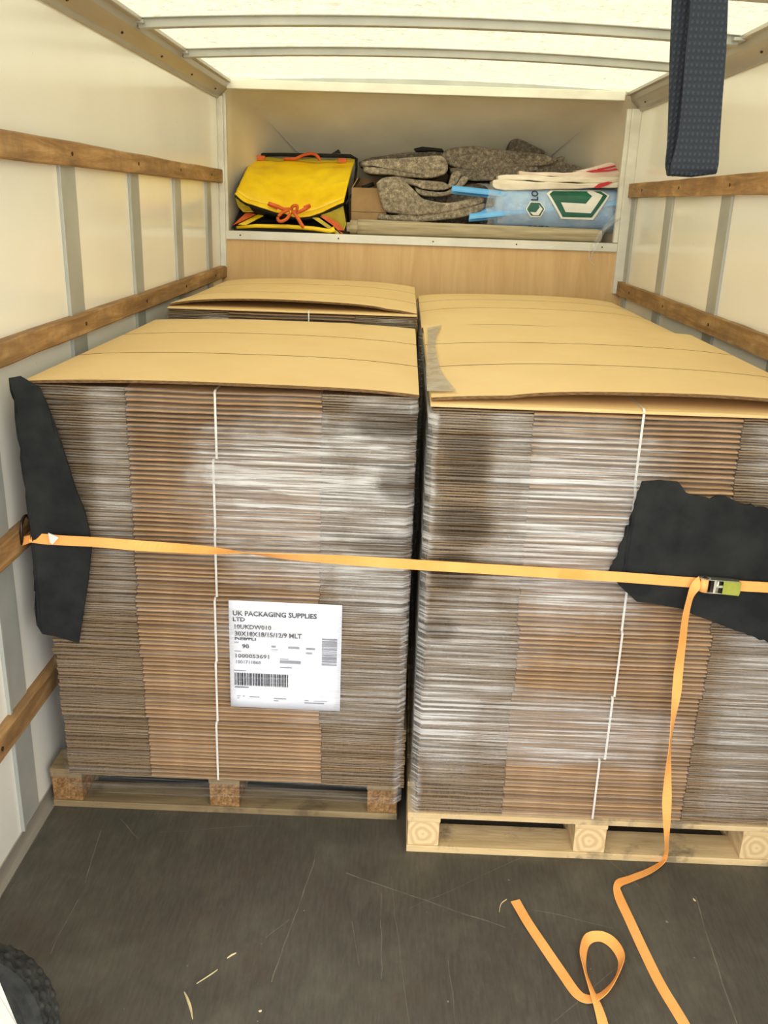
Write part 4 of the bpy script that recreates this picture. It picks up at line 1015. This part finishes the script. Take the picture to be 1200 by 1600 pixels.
# folded white sacks
def sack(px, Y, dep, mat, label, seed, reds=()):
    o = rslab(MB(), px, Y, dep, .006, seed, .005).build('folded_sack', mat, smooth=True); tag(o, label, 'sack', 'folded poly sacks on the printed bag')
    for rd in reds:
        mb = MB(); mb.prism([at(700+x/4, 230+y/4, Y-.005) for x, y in rd], (0,0,0), (0,.004,0)); mb.build('red_print', 'red', o)
sack([(770,283),(785,281),(860,285),(940,287),(974,284),(976,292),(940,294),(860,296),(790,297),(771,293)], 5.03, .26, 'offwhite', 'white poly sack folded flat, lowest, directly on the printed bag', 1, [[(910,255),(940,230),(1000,215),(1030,218),(1000,236),(950,255)]])
sack([(778,275),(800,272),(860,275),(930,277),(970,275),(974,283),(930,286),(860,284),(800,281),(780,283)], 5.06, .24, 'offwhite', 'cream poly sack with ragged left end, second from the bottom', 2)
sack([(812,267),(830,268),(880,270),(930,266),(972,268),(974,276),(930,278),(860,276),(815,274)], 5.08, .24, 'pinkwhite', 'pinkish poly sack in the middle of the folded sacks', 3, [[(860,150),(920,140),(1000,142),(1050,132),(1068,140),(1000,152),(900,158)]])
sack([(900,266),(925,262),(955,254),(966,262),(972,268),(930,271),(903,271)], 5.10, .22, 'pinkwhite', 'small crumpled sack with red print, topmost of the folded sacks', 4, [[(930,136),(1000,122),(1040,112),(1052,120),(1000,134),(945,144)]])

# ================================================================ trolley wheel at lower left
wc = atz(-34, 1606, .158)
wh = tag(empty('trolley_wheel', wc), 'black treaded trolley tyre and white frame at the lower left corner', 'wheel')
wh.rotation_euler = (R(-24), 0, R(-4))
def torus(Rr, prof, n=72, mod=None):
    mb = MB(); m_ = len(prof); vs = []
    for i in range(n):
        t = 2*math.pi*i/n
        for j, (r_, y) in enumerate(prof):
            rr_ = r_+(mod(i, j) if mod else 0); vs.append((rr_*math.cos(t), y, rr_*math.sin(t)))
    return mb.add(vs, [(i*m_+j, i*m_+(j+1) % m_, ((i+1) % n)*m_+(j+1) % m_, ((i+1) % n)*m_+j) for i in range(n) for j in range(m_)])
prof = [(.095,-.030),(.115,-.040),(.135,-.040),(.146,-.034),(.148,-.030),(.152,-.026),(.152,-.018),(.149,-.016),(.149,-.012),(.154,-.010),(.154,-.002),(.150,0),(.150,.003),(.154,.004),(.154,.012),(.149,.014),(.149,.018),(.152,.020),(.152,.027),(.147,.032),(.135,.040),(.115,.040),(.095,.030)]
torus(0, prof, 144, lambda i, j: (-.005 if ((i+(2 if 8 < j < 16 else 0)) % 4 < 2 and 3 < j < 19) else 0)).build('tyre', 'tyre', wh)
torus(0, [(.05,-.02),(.098,-.028),(.100,.0),(.098,.028),(.05,.02)], 48).build('rim', 'black_fab', wh, smooth=True)
MB().tube([A((0,-.05,0)), A((0,.05,0))], .02, 16).build('hub', 'zinc', wh, smooth=True)
bpy.context.view_layer.update()
fb = MB().prism([at(-90,1400,wc.y-.10), at(-60,1380,wc.y-.10), at(0,1553,wc.y-.16), at(34,1610,wc.y-.17), at(70,1690,wc.y-.18), at(20,1700,wc.y-.18), at(-40,1600,wc.y-.16)], (0,-.03,0), (0,0,0)).build('frame_bar', 'white_paint', wh, bevel=.004)
fb.matrix_parent_inverse = wh.matrix_world.inverted(); fb['label'] = 'white painted frame bar'

# ================================================================ litter on the floor
def sliver(px, wid, label, mat='wood_chip', h=.003):
    c = spline([atz(x, y, .0015) for x, y in px], 5); n = len(c)
    def prof(i):
        t = (c[min(i+1, n-1)]-c[max(i-1, 0)]).normalized(); s = A((t.y, -t.x, 0)); w_ = wid*(.25+.75*math.sin(math.pi*i/(n-1)))
        return [s*w_-A((0,0,.001)), s*w_*.6+A((0,0,h*.5)), -s*w_*.6+A((0,0,h*.5)), -s*w_-A((0,0,.001))]
    return tag(MB().sweep(c, prof).build('wood_splinter', mat), label, 'splinter')
sliver([(288,1550),(293,1560),(298,1575),(301,1592)], .0032, 'curved pale wood splinter on the floor below the left stack')
sliver([(307,1537),(330,1522),(340,1515)], .0008, 'thin straw sliver on the floor right of the curved splinter')
sliver([(355,1497),(362,1492),(369,1489)], .002, 'tiny pale chip on the floor, middle of the left half')
sliver([(780,1425),(783,1412),(792,1405)], .0012, 'thin curved fibre on the floor beside the loose strap end')
sliver([(404,1580),(409,1579)], .0025, 'round pale speck on the floor near the bottom edge')
sliver([(1083,1404),(1087,1408)], .002, 'pale speck on the floor right of the strap run')
